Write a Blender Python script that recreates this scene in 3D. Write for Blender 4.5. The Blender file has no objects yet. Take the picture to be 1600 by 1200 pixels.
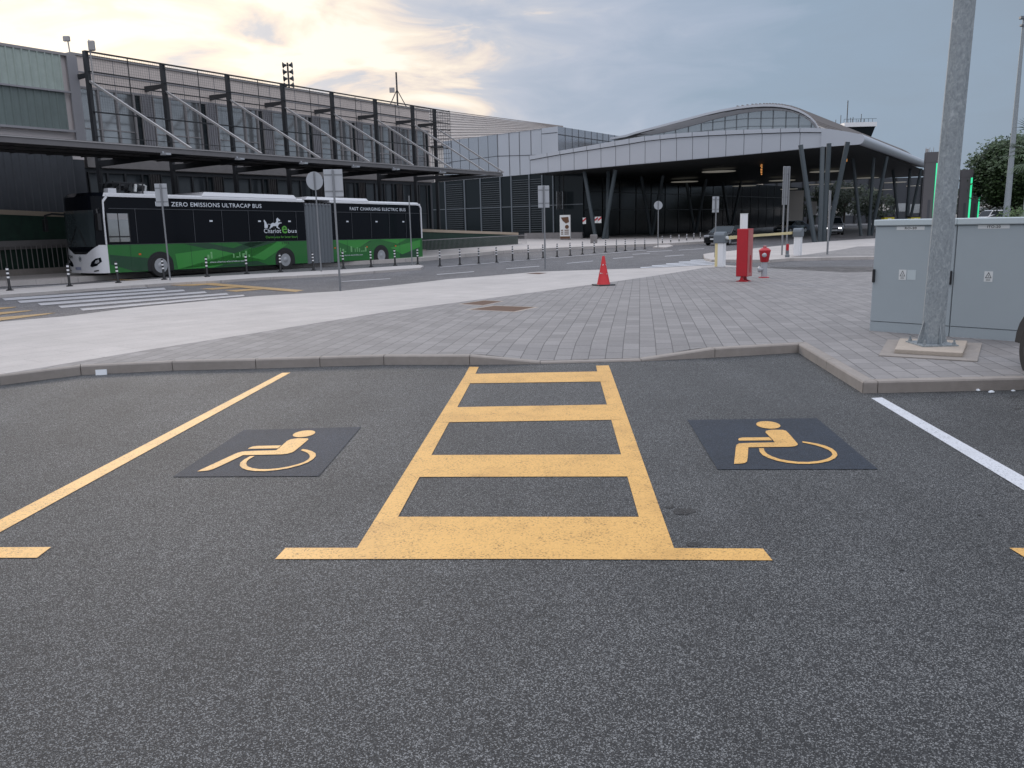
import bpy, bmesh, math, random
from math import *
from mathutils import Vector, Matrix
random.seed(7)
S = bpy.context.scene; COL = S.collection
# ------------------------------------------------------------------ camera
F = 1280.0; CX, CY = 800.0, 600.0; H = 1.65
PITCH = radians(11.24); ROLL = radians(-1.42)
fwd = Vector((0, cos(PITCH), -sin(PITCH))); up0 = Vector((0, sin(PITCH), cos(PITCH))); r0 = Vector((1, 0, 0))
RR = cos(ROLL)*r0 + sin(ROLL)*up0; UU = -sin(ROLL)*r0 + cos(ROLL)*up0
C0 = Vector((0, 0, H))
cam = bpy.data.cameras.new('camera'); co = bpy.data.objects.new('camera', cam); COL.objects.link(co)
M = Matrix((RR, UU, -fwd)).transposed().to_4x4(); M.translation = C0
co.matrix_world = M
cam.sensor_width = 36; cam.lens = F/1600*36; cam.clip_end = 3000; cam.clip_start = 0.05
S.camera = co
S.render.resolution_x = 1024; S.render.resolution_y = 768
# ------------------------------------------------------------------ light
SUN_AZ, SUN_EL = radians(-25), radians(15)
sd = Vector((sin(SUN_AZ)*cos(SUN_EL), cos(SUN_AZ)*cos(SUN_EL), sin(SUN_EL)))
sl = bpy.data.lights.new('sun', 'SUN'); sl.energy = 1.3; sl.angle = radians(22); sl.color = (1, .88, .76)
so = bpy.data.objects.new('sun', sl); COL.objects.link(so)
so.rotation_euler = (-sd).to_track_quat('-Z', 'Y').to_euler()
wd = bpy.data.worlds.new('World'); S.world = wd; wd.use_nodes = True
nt = wd.node_tree; nt.nodes.clear()
def N(t, k, **kw):
    n = t.nodes.new(k)
    for a, b in kw.items(): setattr(n, a, b)
    return n
def ramp(t, fac, stops, interp='LINEAR'):
    r = N(t, 'ShaderNodeValToRGB'); r.color_ramp.interpolation = interp
    e = r.color_ramp.elements
    while len(e) > 1: e.remove(e[-1])
    e[0].position = stops[0][0]; e[0].color = (*stops[0][1], 1)
    for p, c in stops[1:]:
        x = e.new(p); x.color = (*c, 1)
    t.links.new(fac, r.inputs[0]); return r.outputs[0]
def mth(t, op, a, b=None, c=None, clamp=False):
    m = N(t, 'ShaderNodeMath', operation=op); m.use_clamp = clamp
    for i, x in enumerate((a, b, c)):
        if x is None: continue
        if isinstance(x, (int, float)): m.inputs[i].default_value = x
        else: t.links.new(x, m.inputs[i])
    return m.outputs[0]
sky = N(nt, 'ShaderNodeTexSky', sky_type='NISHITA'); sky.sun_disc = False
sky.sun_elevation = SUN_EL; sky.sun_rotation = SUN_AZ; sky.dust_density = 3
bgA = N(nt, 'ShaderNodeBackground'); bgA.inputs[1].default_value = .07; nt.links.new(sky.outputs[0], bgA.inputs[0])
tc = N(nt, 'ShaderNodeTexCoord')
dt = N(nt, 'ShaderNodeVectorMath', operation='DOT_PRODUCT'); nt.links.new(tc.outputs['Generated'], dt.inputs[0]); dt.inputs[1].default_value = sd
mp = N(nt, 'ShaderNodeMapping'); mp.inputs['Scale'].default_value = (1, 1, 3.4); mp.inputs['Rotation'].default_value = (0, .12, 0)
nt.links.new(tc.outputs['Generated'], mp.inputs[0])
n1 = N(nt, 'ShaderNodeTexNoise'); n1.inputs['Scale'].default_value = 6.5; n1.inputs['Detail'].default_value = 9; n1.inputs['Roughness'].default_value = .56; n1.inputs['Distortion'].default_value = .5
n2 = N(nt, 'ShaderNodeTexNoise'); n2.inputs['Scale'].default_value = 2.1; n2.inputs['Detail'].default_value = 7; n2.inputs['Roughness'].default_value = .5
for n in (n1, n2): nt.links.new(mp.outputs[0], n.inputs['Vector'])
sx = N(nt, 'ShaderNodeSeparateXYZ'); nt.links.new(tc.outputs['Generated'], sx.inputs[0])
a = mth(nt, 'MULTIPLY_ADD', n1.outputs['Fac'], .32, mth(nt, 'ADD', dt.outputs['Value'], -.166))
a = mth(nt, 'MULTIPLY_ADD', n2.outputs['Fac'], .12, mth(nt, 'ADD', a, -.06))
a = mth(nt, 'MULTIPLY_ADD', a, 2.0, -1.0)      # .5..1 -> 0..1
cl = ramp(nt, a, [(0, (.29, .36, .45)), (.45, (.31, .405, .525)), (.66, (.39, .47, .60)), (.80, (.48, .54, .66)), (.875, (.58, .61, .69)), (.912, (.82, .74, .70)), (.95, (.96, .86, .75)), (1, (1.08, 1.0, .90))])
zb = ramp(nt, sx.outputs['Z'], [(0, (.98,)*3), (.28, (1,)*3), (.6, (2.75, 2.5, 2.36)), (1, (3.4, 3.1, 2.95))])
bk = ramp(nt, mth(nt, 'MULTIPLY_ADD', sx.outputs['Y'], .5, .5), [(0, (2.0, 1.75, 1.6)), (.45, (1.65, 1.5, 1.4)), (.72, (1,)*3), (1, (1,)*3)])
mx = N(nt, 'ShaderNodeMix', data_type='RGBA', blend_type='MULTIPLY'); mx.inputs[0].default_value = 1
nt.links.new(cl, mx.inputs[6]); nt.links.new(zb, mx.inputs[7])
mx2 = N(nt, 'ShaderNodeMix', data_type='RGBA', blend_type='MULTIPLY'); mx2.inputs[0].default_value = 1
nt.links.new(mx.outputs[2], mx2.inputs[6]); nt.links.new(bk, mx2.inputs[7])
bgB = N(nt, 'ShaderNodeBackground'); nt.links.new(mx2.outputs[2], bgB.inputs[0]); bgB.inputs[1].default_value = 1.0
ms = N(nt, 'ShaderNodeMixShader'); ms.inputs[0].default_value = .94
nt.links.new(bgA.outputs[0], ms.inputs[1]); nt.links.new(bgB.outputs[0], ms.inputs[2])
wo = N(nt, 'ShaderNodeOutputWorld'); nt.links.new(ms.outputs[0], wo.inputs[0])
S.view_settings.view_transform = 'Standard'; S.view_settings.look = 'None'; S.view_settings.gamma = 1
S.view_settings.exposure = 0.0
# ------------------------------------------------------------------ pixel helpers (photo pixels -> world points)
def ss(t): t = min(1, max(0, t)); return t*t*(3-2*t)
def G(y): return -0.28*ss((y-11)/19)-0.20*ss((y-30)/20)       # the ground falls gently away from the car park
def ray(px, py): return fwd + RR*((px-CX)/F) - UU*((py-CY)/F)
def W(px, py, dz=0):
    d = ray(px, py); lo, hi = .5, 3000.
    for _ in range(50):
        m = (lo+hi)/2; P = C0+d*m
        if P.z > G(P.y)+dz: lo = m
        else: hi = m
    return C0+d*lo
def Zp(px, py, z): d = ray(px, py); return C0+d*((z-H)/d.z)
def Dp(px, py, dist): d = ray(px, py); return C0+d*(dist/d.y)
def proj(P):
    v = Vector(P)-C0; w = v.dot(fwd); return CX+F*v.dot(RR)/w, CY-F*v.dot(UU)/w
def topz(P, py):
    lo, hi = -5, 60
    for _ in range(50):
        m = (lo+hi)/2
        if proj((P[0], P[1], m))[1] > py: lo = m
        else: hi = m
    return lo
def azd(a): return Vector((sin(radians(a)), cos(radians(a)), 0))
class Plane:                                   # a vertical plane through A along azimuth direction u
    def __init__(s, A, u): s.A = Vector((A[0], A[1], 0)); s.u = u; s.n = Vector((u.y, -u.x, 0))
    def tz(s, px, py):
        d = ray(px, py); k = (s.A-C0).dot(s.n)/d.dot(s.n); P = C0+d*k
        return (P-s.A).dot(s.u), P.z
    def p(s, t, off=0, z=0): return s.A+s.u*t+s.n*off+Vector((0, 0, z))
# ------------------------------------------------------------------ materials
def mat(name, col, rough=.6, metal=0, var=0, vs=3, bump=0, bs=40, spec=.5, emit=None, es=1, coat=0, var2=0, vs2=.4):
    m = bpy.data.materials.new(name); m.use_nodes = True; t = m.node_tree; b = t.nodes['Principled BSDF']
    b.inputs['Base Color'].default_value = (*col, 1); b.inputs['Roughness'].default_value = rough
    b.inputs['Metallic'].default_value = metal; b.inputs['Specular IOR Level'].default_value = spec
    if coat: b.inputs['Coat Weight'].default_value = coat; b.inputs['Coat Roughness'].default_value = .08
    if emit: b.inputs['Emission Color'].default_value = (*emit, 1); b.inputs['Emission Strength'].default_value = es
    if var or bump or var2:
        tc = N(t, 'ShaderNodeTexCoord'); cur = None
        for v, sc, dd in ((var, vs, 5), (var2, vs2, 3)):
            if not v: continue
            n = N(t, 'ShaderNodeTexNoise'); n.inputs['Scale'].default_value = sc; n.inputs['Detail'].default_value = dd; n.inputs['Roughness'].default_value = .65
            t.links.new(tc.outputs['Object'], n.inputs['Vector'])
            f = mth(t, 'MULTIPLY_ADD', n.outputs['Fac'], 2*v, 1-v)
            cur = f if cur is None else mth(t, 'MULTIPLY', cur, f)
        if cur is not None:
            x = N(t, 'ShaderNodeMix', data_type='RGBA', blend_type='MULTIPLY'); x.inputs[0].default_value = 1
            x.inputs[6].default_value = (*col, 1); t.links.new(cur, x.inputs[7]); t.links.new(x.outputs[2], b.inputs['Base Color'])
        if bump:
            n = N(t, 'ShaderNodeTexNoise'); n.inputs['Scale'].default_value = bs; n.inputs['Detail'].default_value = 4
            t.links.new(tc.outputs['Object'], n.inputs['Vector'])
            bp = N(t, 'ShaderNodeBump'); bp.inputs['Strength'].default_value = bump; bp.inputs['Distance'].default_value = .01
            t.links.new(n.outputs['Fac'], bp.inputs['Height']); t.links.new(bp.outputs[0], b.inputs['Normal'])
    return m
def asphalt(name, base, fleck, scale=150, speck=.16, big=.12):
    m = bpy.data.materials.new(name); m.use_nodes = True; t = m.node_tree; b = t.nodes['Principled BSDF']
    tc = N(t, 'ShaderNodeTexCoord'); o = tc.outputs['Object']
    v = N(t, 'ShaderNodeTexVoronoi'); v.inputs['Scale'].default_value = scale; t.links.new(o, v.inputs['Vector'])
    sp = N(t, 'ShaderNodeSeparateColor'); t.links.new(v.outputs['Color'], sp.inputs[0])
    g = ramp(t, sp.outputs[0], [(0, tuple(c*.35 for c in base)), (.45, tuple(c*.75 for c in base)), (1-speck-.1, tuple(c*1.25 for c in base)), (1-speck+.04, fleck), (1, tuple(min(1, c*1.35) for c in fleck))])
    n = N(t, 'ShaderNodeTexNoise'); n.inputs['Scale'].default_value = .9; n.inputs['Detail'].default_value = 6; n.inputs['Roughness'].default_value = .6; t.links.new(o, n.inputs['Vector'])
    n3 = N(t, 'ShaderNodeTexNoise'); n3.inputs['Scale'].default_value = 14; n3.inputs['Detail'].default_value = 4; t.links.new(o, n3.inputs['Vector'])
    f = mth(t, 'MULTIPLY', mth(t, 'MULTIPLY_ADD', n.outputs['Fac'], 2*big*1.6, 1-big*1.6), mth(t, 'MULTIPLY_ADD', n3.outputs['Fac'], .5, .75))
    nl = N(t, 'ShaderNodeTexNoise'); nl.inputs['Scale'].default_value = .28; nl.inputs['Detail'].default_value = 3; nl.inputs['Distortion'].default_value = 1.5; t.links.new(o, nl.inputs['Vector'])
    mpw = N(t, 'ShaderNodeMapping'); mpw.inputs['Scale'].default_value = (1.6, .22, 1); mpw.inputs['Rotation'].default_value = (0, 0, radians(4)); t.links.new(o, mpw.inputs[0])
    nw = N(t, 'ShaderNodeTexNoise'); nw.inputs['Scale'].default_value = 1.3; nw.inputs['Detail'].default_value = 4; t.links.new(mpw.outputs[0], nw.inputs['Vector'])
    f = mth(t, 'MULTIPLY', f, mth(t, 'MULTIPLY_ADD', nl.outputs['Fac'], .8, .6)); f = mth(t, 'MULTIPLY', f, mth(t, 'MULTIPLY_ADD', nw.outputs['Fac'], .5, .75))
    # a few oil spots
    vo = N(t, 'ShaderNodeTexVoronoi'); vo.inputs['Scale'].default_value = .75; t.links.new(o, vo.inputs['Vector'])
    spt = ramp(t, vo.outputs['Distance'], [(0, (.3,)*3), (.028, (.45,)*3), (.045, (1,)*3)])
    x = N(t, 'ShaderNodeMix', data_type='RGBA', blend_type='MULTIPLY'); x.inputs[0].default_value = 1
    t.links.new(g, x.inputs[6]); t.links.new(f, x.inputs[7])
    x2 = N(t, 'ShaderNodeMix', data_type='RGBA', blend_type='MULTIPLY'); x2.inputs[0].default_value = 1
    t.links.new(x.outputs[2], x2.inputs[6]); t.links.new(spt, x2.inputs[7]); t.links.new(x2.outputs[2], b.inputs['Base Color'])
    b.inputs['Roughness'].default_value = .68; b.inputs['Specular IOR Level'].default_value = .4
    bp = N(t, 'ShaderNodeBump'); bp.inputs['Strength'].default_value = .6; bp.inputs['Distance'].default_value = .004
    t.links.new(v.outputs['Distance'], bp.inputs['Height']); t.links.new(bp.outputs[0], b.inputs['Normal'])
    return m
def paint(name, col, wear=.5):
    m = bpy.data.materials.new(name); m.use_nodes = True; t = m.node_tree; b = t.nodes['Principled BSDF']
    tc = N(t, 'ShaderNodeTexCoord'); o = tc.outputs['Object']
    v = N(t, 'ShaderNodeTexNoise'); v.inputs['Scale'].default_value = 95; v.inputs['Detail'].default_value = 3; v.inputs['Distortion'].default_value = .6; t.links.new(o, v.inputs['Vector'])
    n = N(t, 'ShaderNodeTexNoise'); n.inputs['Scale'].default_value = 6; n.inputs['Detail'].default_value = 4; t.links.new(o, n.inputs['Vector'])
    a = mth(t, 'ADD', v.outputs['Fac'], mth(t, 'MULTIPLY_ADD', n.outputs['Fac'], .22, -.11))
    g = ramp(t, a, [(0, tuple(c*.25 for c in col)), (.34, tuple(c*.45 for c in col)), (.34+.1*wear+.02, tuple(c*.9 for c in col)), (.55, col), (1, tuple(min(1, c*1.12) for c in col))])
    nd = N(t, 'ShaderNodeTexNoise'); nd.inputs['Scale'].default_value = 1.7; nd.inputs['Detail'].default_value = 7; nd.inputs['Roughness'].default_value = .7; t.links.new(o, nd.inputs['Vector'])
    dx = N(t, 'ShaderNodeMix', data_type='RGBA', blend_type='MULTIPLY'); dx.inputs[0].default_value = 1; t.links.new(g, dx.inputs[6])
    t.links.new(ramp(t, nd.outputs['Fac'], [(0, (.62, .60, .58)), (.38, (.84, .83, .82)), (.5, (.97,)*3), (1, (1.04,)*3)]), dx.inputs[7])
    t.links.new(dx.outputs[2], b.inputs['Base Color']); b.inputs['Roughness'].default_value = .5; b.inputs['Specular IOR Level'].default_value = .35
    bp = N(t, 'ShaderNodeBump'); bp.inputs['Strength'].default_value = .5; bp.inputs['Distance'].default_value = .003
    t.links.new(v.outputs['Fac'], bp.inputs['Height']); t.links.new(bp.outputs[0], b.inputs['Normal'])
    return m
def paver(name, c1, c2, mort, bw, rh, ang, ms_, offs=.5, rough=.75):
    m = bpy.data.materials.new(name); m.use_nodes = True; t = m.node_tree; b = t.nodes['Principled BSDF']
    tc = N(t, 'ShaderNodeTexCoord'); mp = N(t, 'ShaderNodeMapping'); mp.inputs['Rotation'].default_value = (0, 0, radians(ang)); t.links.new(tc.outputs['Object'], mp.inputs[0])
    br = N(t, 'ShaderNodeTexBrick'); br.offset = offs; br.inputs['Scale'].default_value = 1; br.inputs['Brick Width'].default_value = bw; br.inputs['Row Height'].default_value = rh
    br.inputs['Mortar Size'].default_value = ms_; br.inputs['Mortar Smooth'].default_value = .3; br.inputs['Bias'].default_value = 0
    br.inputs['Color1'].default_value = (*c1, 1); br.inputs['Color2'].default_value = (*c2, 1); br.inputs['Mortar'].default_value = (*mort, 1)
    t.links.new(mp.outputs[0], br.inputs['Vector'])
    cur = br.outputs['Color']
    for sc, am in ((.35, .10), (1.6, .10), (30, .10), (130, .10)):
        n = N(t, 'ShaderNodeTexNoise'); n.inputs['Scale'].default_value = sc; n.inputs['Detail'].default_value = 5; t.links.new(tc.outputs['Object'], n.inputs['Vector'])
        x = N(t, 'ShaderNodeMix', data_type='RGBA', blend_type='MULTIPLY'); x.inputs[0].default_value = 1
        t.links.new(cur, x.inputs[6]); t.links.new(mth(t, 'MULTIPLY_ADD', n.outputs['Fac'], 2*am*1.5, 1-am*1.5), x.inputs[7]); cur = x.outputs[2]
    t.links.new(cur, b.inputs['Base Color']); b.inputs['Roughness'].default_value = rough; b.inputs['Specular IOR Level'].default_value = .3
    bp = N(t, 'ShaderNodeBump'); bp.inputs['Strength'].default_value = .5; bp.inputs['Distance'].default_value = .004; bp.invert = True
    t.links.new(br.outputs['Fac'], bp.inputs['Height']); t.links.new(bp.outputs[0], b.inputs['Normal'])
    return m
def galv(name):
    m = bpy.data.materials.new(name); m.use_nodes = True; t = m.node_tree; b = t.nodes['Principled BSDF']
    tc = N(t, 'ShaderNodeTexCoord'); mp = N(t, 'ShaderNodeMapping'); mp.inputs['Scale'].default_value = (1, 1, .6); t.links.new(tc.outputs['Object'], mp.inputs[0])
    n = N(t, 'ShaderNodeTexNoise'); n.inputs['Scale'].default_value = 30; n.inputs['Detail'].default_value = 5; n.inputs['Distortion'].default_value = 1.0; t.links.new(mp.outputs[0], n.inputs['Vector'])
    v = N(t, 'ShaderNodeTexVoronoi'); v.inputs['Scale'].default_value = 45; t.links.new(tc.outputs['Object'], v.inputs['Vector'])
    sp = N(t, 'ShaderNodeSeparateColor'); t.links.new(v.outputs['Color'], sp.inputs[0])
    a = mth(t, 'MULTIPLY_ADD', sp.outputs[0], .10, n.outputs['Fac'])
    g = ramp(t, a, [(.30, (.19, .215, .235)), (.5, (.25, .28, .30)), (.66, (.30, .335, .355)), (.8, (.40, .43, .45))])
    t.links.new(g, b.inputs['Base Color']); b.inputs['Roughness'].default_value = .6; b.inputs['Metallic'].default_value = .25
    return m
MT = {}
MT['asphalt'] = asphalt('asphalt_car_park', (.036, .0375, .040), (.175, .18, .182), 250, .18, .22)
MT['road'] = asphalt('asphalt_road', (.098, .096, .102), (.16, .158, .162), 60, .2, .22)
MT['yellow'] = paint('yellow_paint', (.72, .42, .125), .6)
MT['yellow2'] = paint('old_yellow_paint', (.42, .27, .11), 1.2)
MT['white'] = paint('white_paint', (.62, .64, .68), .2)
MT['white2'] = paint('old_white_paint', (.42, .42, .44), .8)
MT['navy'] = asphalt('navy_symbol_ground', (.019, .028, .045), (.045, .057, .078), 240, .10, .3)
MT['paver'] = paver('grey_pavers', (.25, .24, .238), (.195, .188, .187), (.10, .096, .097), .30, .2, -81, .006)
MT['cream'] = paver('cream_paving', (.43, .405, .39), (.40, .378, .365), (.30, .285, .277), 1.2, .45, -55, .006)
MT['kerb'] = mat('kerb_concrete', (.27, .245, .225), .85, var=.22, vs=9, bump=.5, bs=120, var2=.18, vs2=1.3)
MT['conc'] = mat('raw_concrete', (.38, .33, .28), .85, var=.25, vs=12, bump=.5, bs=90)
MT['plinth'] = mat('plinth_concrete', (.20, .19, .19), .85, var=.2, vs=2)
MT['cab'] = mat('cabinet_grey', (.33, .375, .40), .5, var=.05, vs=2.5, bump=.04, bs=160, var2=.04, vs2=.8)
MT['cablid'] = mat('cabinet_lid', (.47, .53, .55), .45, var=.04, vs=3)
MT['black'] = mat('black_plastic', (.012, .012, .014), .4)
MT['blackmetal'] = mat('dark_steel', (.022, .024, .028), .5, var=.2, vs=3)
MT['steel'] = mat('pale_steel', (.34, .33, .33), .45, .3, var=.15, vs=2)
MT['galv'] = galv('galvanised_steel')
MT['signback'] = mat('sign_back_aluminium', (.40, .42, .45), .4, .3, var=.08, vs=2)
MT['pole'] = mat('grey_pole', (.22, .23, .245), .5, .3)
MT['whitep'] = mat('white_plastic', (.72, .73, .75), .45)
MT['greyp'] = mat('grey_plastic', (.13, .15, .17), .5)
MT['red'] = mat('red_enamel', (.42, .012, .022), .35, var=.15, vs=5)
MT['redpale'] = mat('pale_red_enamel', (.40, .13, .13), .3, var=.4, vs=2.5)
MT['rust'] = mat('rust', (.10, .055, .035), .9, var=.35, vs=14, bump=.5)
MT['conered'] = mat('cone_red', (.55, .022, .03), .5, var=.15, vs=9)
MT['conewhite'] = mat('cone_white', (.6, .55, .57), .6)
MT['rubber'] = mat('tyre_rubber', (.016, .016, .017), .8)
MT['rim'] = mat('wheel_rim', (.42, .43, .45), .35, .6)
MT['glass'] = mat('dark_glass', (.010, .015, .018), .08, spec=.22)
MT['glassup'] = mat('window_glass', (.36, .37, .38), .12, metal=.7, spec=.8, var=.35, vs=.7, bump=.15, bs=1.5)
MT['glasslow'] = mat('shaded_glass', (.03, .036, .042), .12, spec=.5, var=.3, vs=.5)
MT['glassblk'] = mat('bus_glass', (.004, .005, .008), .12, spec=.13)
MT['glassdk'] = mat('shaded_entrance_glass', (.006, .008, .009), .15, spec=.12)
MT['frame'] = mat('window_frame', (.27, .26, .265), .5)
MT['shadelam'] = mat('shade_dark_lamella', (.040, .045, .055), .5, var=.25, vs=1.5)  # blue-grey lamella, darkened to carry the shade below the canopy
MT['mulld'] = mat('dark_mullion', (.008, .009, .010), .5)
MT['beigeclad'] = mat('beige_cladding', (.62, .55, .51), .6, var=.10, vs=1.5, var2=.08, vs2=.3)
MT['greyclad'] = mat('grey_lamella', (.26, .26, .28), .6, var=.1, vs=1)
MT['greenclad'] = mat('green_profiled_glass', (.13, .165, .16), .3, var=.22, vs=1.2)
MT['greenlite'] = mat('pale_green_profiled_glass', (.34, .40, .37), .3, var=.2, vs=2.2)
MT['band'] = mat('pale_band', (.55, .51, .51), .6, var=.08, vs=1)
MT['canopy'] = mat('canopy_edge', (.15, .145, .15), .5, .2, var=.2, vs=2)
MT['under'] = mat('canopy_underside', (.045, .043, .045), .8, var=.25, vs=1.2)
MT['panel'] = mat('grey_metal_panel', (.46, .485, .53), .35, .3, var=.05, vs=.3)
MT['panel2'] = mat('mirror_metal_panel', (.42, .44, .48), .22, .75, var=.06, vs=.4)
MT['seam'] = mat('panel_seam', (.05, .055, .065), .7)
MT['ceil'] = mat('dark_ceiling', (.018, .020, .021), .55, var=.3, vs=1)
MT['col'] = mat('column_steel', (.045, .06, .07), .5, var=.1, vs=2)
MT['lamp'] = mat('ceiling_lens', (.7, .68, .62), .5, emit=(.9, .85, .72), es=.12)
MT['roofribs'] = mat('ribbed_roof', (.44, .40, .37), .5, .1, var=.1, vs=.4)
MT['ribdark'] = mat('roof_rib', (.24, .22, .215), .6)
MT['archglass'] = mat('arch_glass', (.34, .38, .41), .12, .55, var=.08, vs=.3)
MT['pale'] = mat('pale_wall', (.62, .59, .56), .7, var=.08, vs=.6)
MT['pylon'] = mat('dark_grey_cladding', (.085, .082, .088), .55, var=.08, vs=2)
MT['greenlit'] = mat('green_light', (.02, .5, .25), .4, emit=(.03, .62, .27), es=1.1)
MT['amber'] = mat('amber_light', (.6, .3, .1), .4, emit=(1, .42, .12), es=.7)
MT['leaf'] = mat('tree_leaf', (.032, .062, .018), .6, var=.5, vs=1.6)
MT['leaf2'] = mat('hedge_leaf', (.05, .10, .02), .6, var=.5, vs=3)
MT['palm'] = mat('palm_leaf', (.075, .12, .06), .5, var=.3, vs=3)
MT['darkleaf'] = mat('shaded_leaf', (.02, .035, .015), .7, var=.4, vs=1.6)
MT['bark'] = mat('bark', (.05, .042, .035), .9, var=.3, vs=6)
MT['buswhite'] = mat('bus_white', (.66, .67, .70), .3, coat=.5)
MT['busgreen'] = mat('bus_green', (.010, .135, .020), .3, coat=.5)
MT['busgreenL'] = mat('bus_light_green', (.03, .25, .035), .3, coat=.5)
MT['busgreenD'] = mat('bus_dark_green', (.008, .055, .022), .3, coat=.5)
MT['palegreen'] = mat('pale_green_print', (.22, .50, .22), .5)
MT['shield'] = mat('windscreen_glass', (.035, .045, .05), .06, spec=.45, var=.4, vs=1.5)
MT['stain'] = asphalt('oil_stained_asphalt', (.024, .024, .025), (.09, .09, .09), 250, .14, .3)
MT['bellow'] = mat('bellows_fabric', (.22, .225, .25), .7)
MT['silver'] = mat('silver_paint', (.30, .32, .35), .3, .4, coat=.5)
MT['carwhite'] = mat('white_car_paint', (.6, .6, .62), .3, coat=.5)
MT['carblack'] = mat('black_car_paint', (.008, .009, .010), .25, coat=.3)
MT['carblue'] = mat('blue_grey_car_paint', (.06, .09, .13), .3, coat=.7)
MT['headlit'] = mat('headlight_on', (.8, .8, .8), .2, emit=(1, 1, 1), es=3)
MT['lens'] = mat('headlight_lens', (.35, .36, .38), .1)
MT['redlamp'] = mat('tail_lamp', (.35, .01, .01), .2)
MT['orange'] = mat('orange_lamp', (.6, .12, .02), .3)
MT['plate'] = mat('number_plate', (.30, .33, .45), .4)
MT['yellowp'] = mat('yellow_plastic', (.45, .38, .02), .5)
MT['sticker'] = mat('pale_sticker', (.62, .64, .64), .5)
MT['ink'] = mat('ink', (.02, .02, .022), .6)
MT['txtwhite'] = mat('white_lettering', (.62, .66, .72), .5)
MT['txtgreen'] = mat('green_lettering', (.10, .36, .05), .5)
MT['paper'] = mat('white_litter', (.7, .74, .78), .6)
MT['terrain'] = mat('open_ground', (.07, .075, .06), .9, var=.4, vs=.05)
MT['wood'] = mat('beige_beam', (.38, .31, .24), .7, var=.15, vs=1)
MT['greenwall'] = mat('dark_green_planting', (.012, .038, .026), .7, var=.6, vs=3)
MT['brown'] = mat('poster_brown', (.10, .045, .02), .5)
MT['curtain'] = mat('pale_curtain', (.30, .30, .31), .7)
MT['armyellow'] = mat('barrier_arm_cream', (.66, .56, .30), .5)
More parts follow.
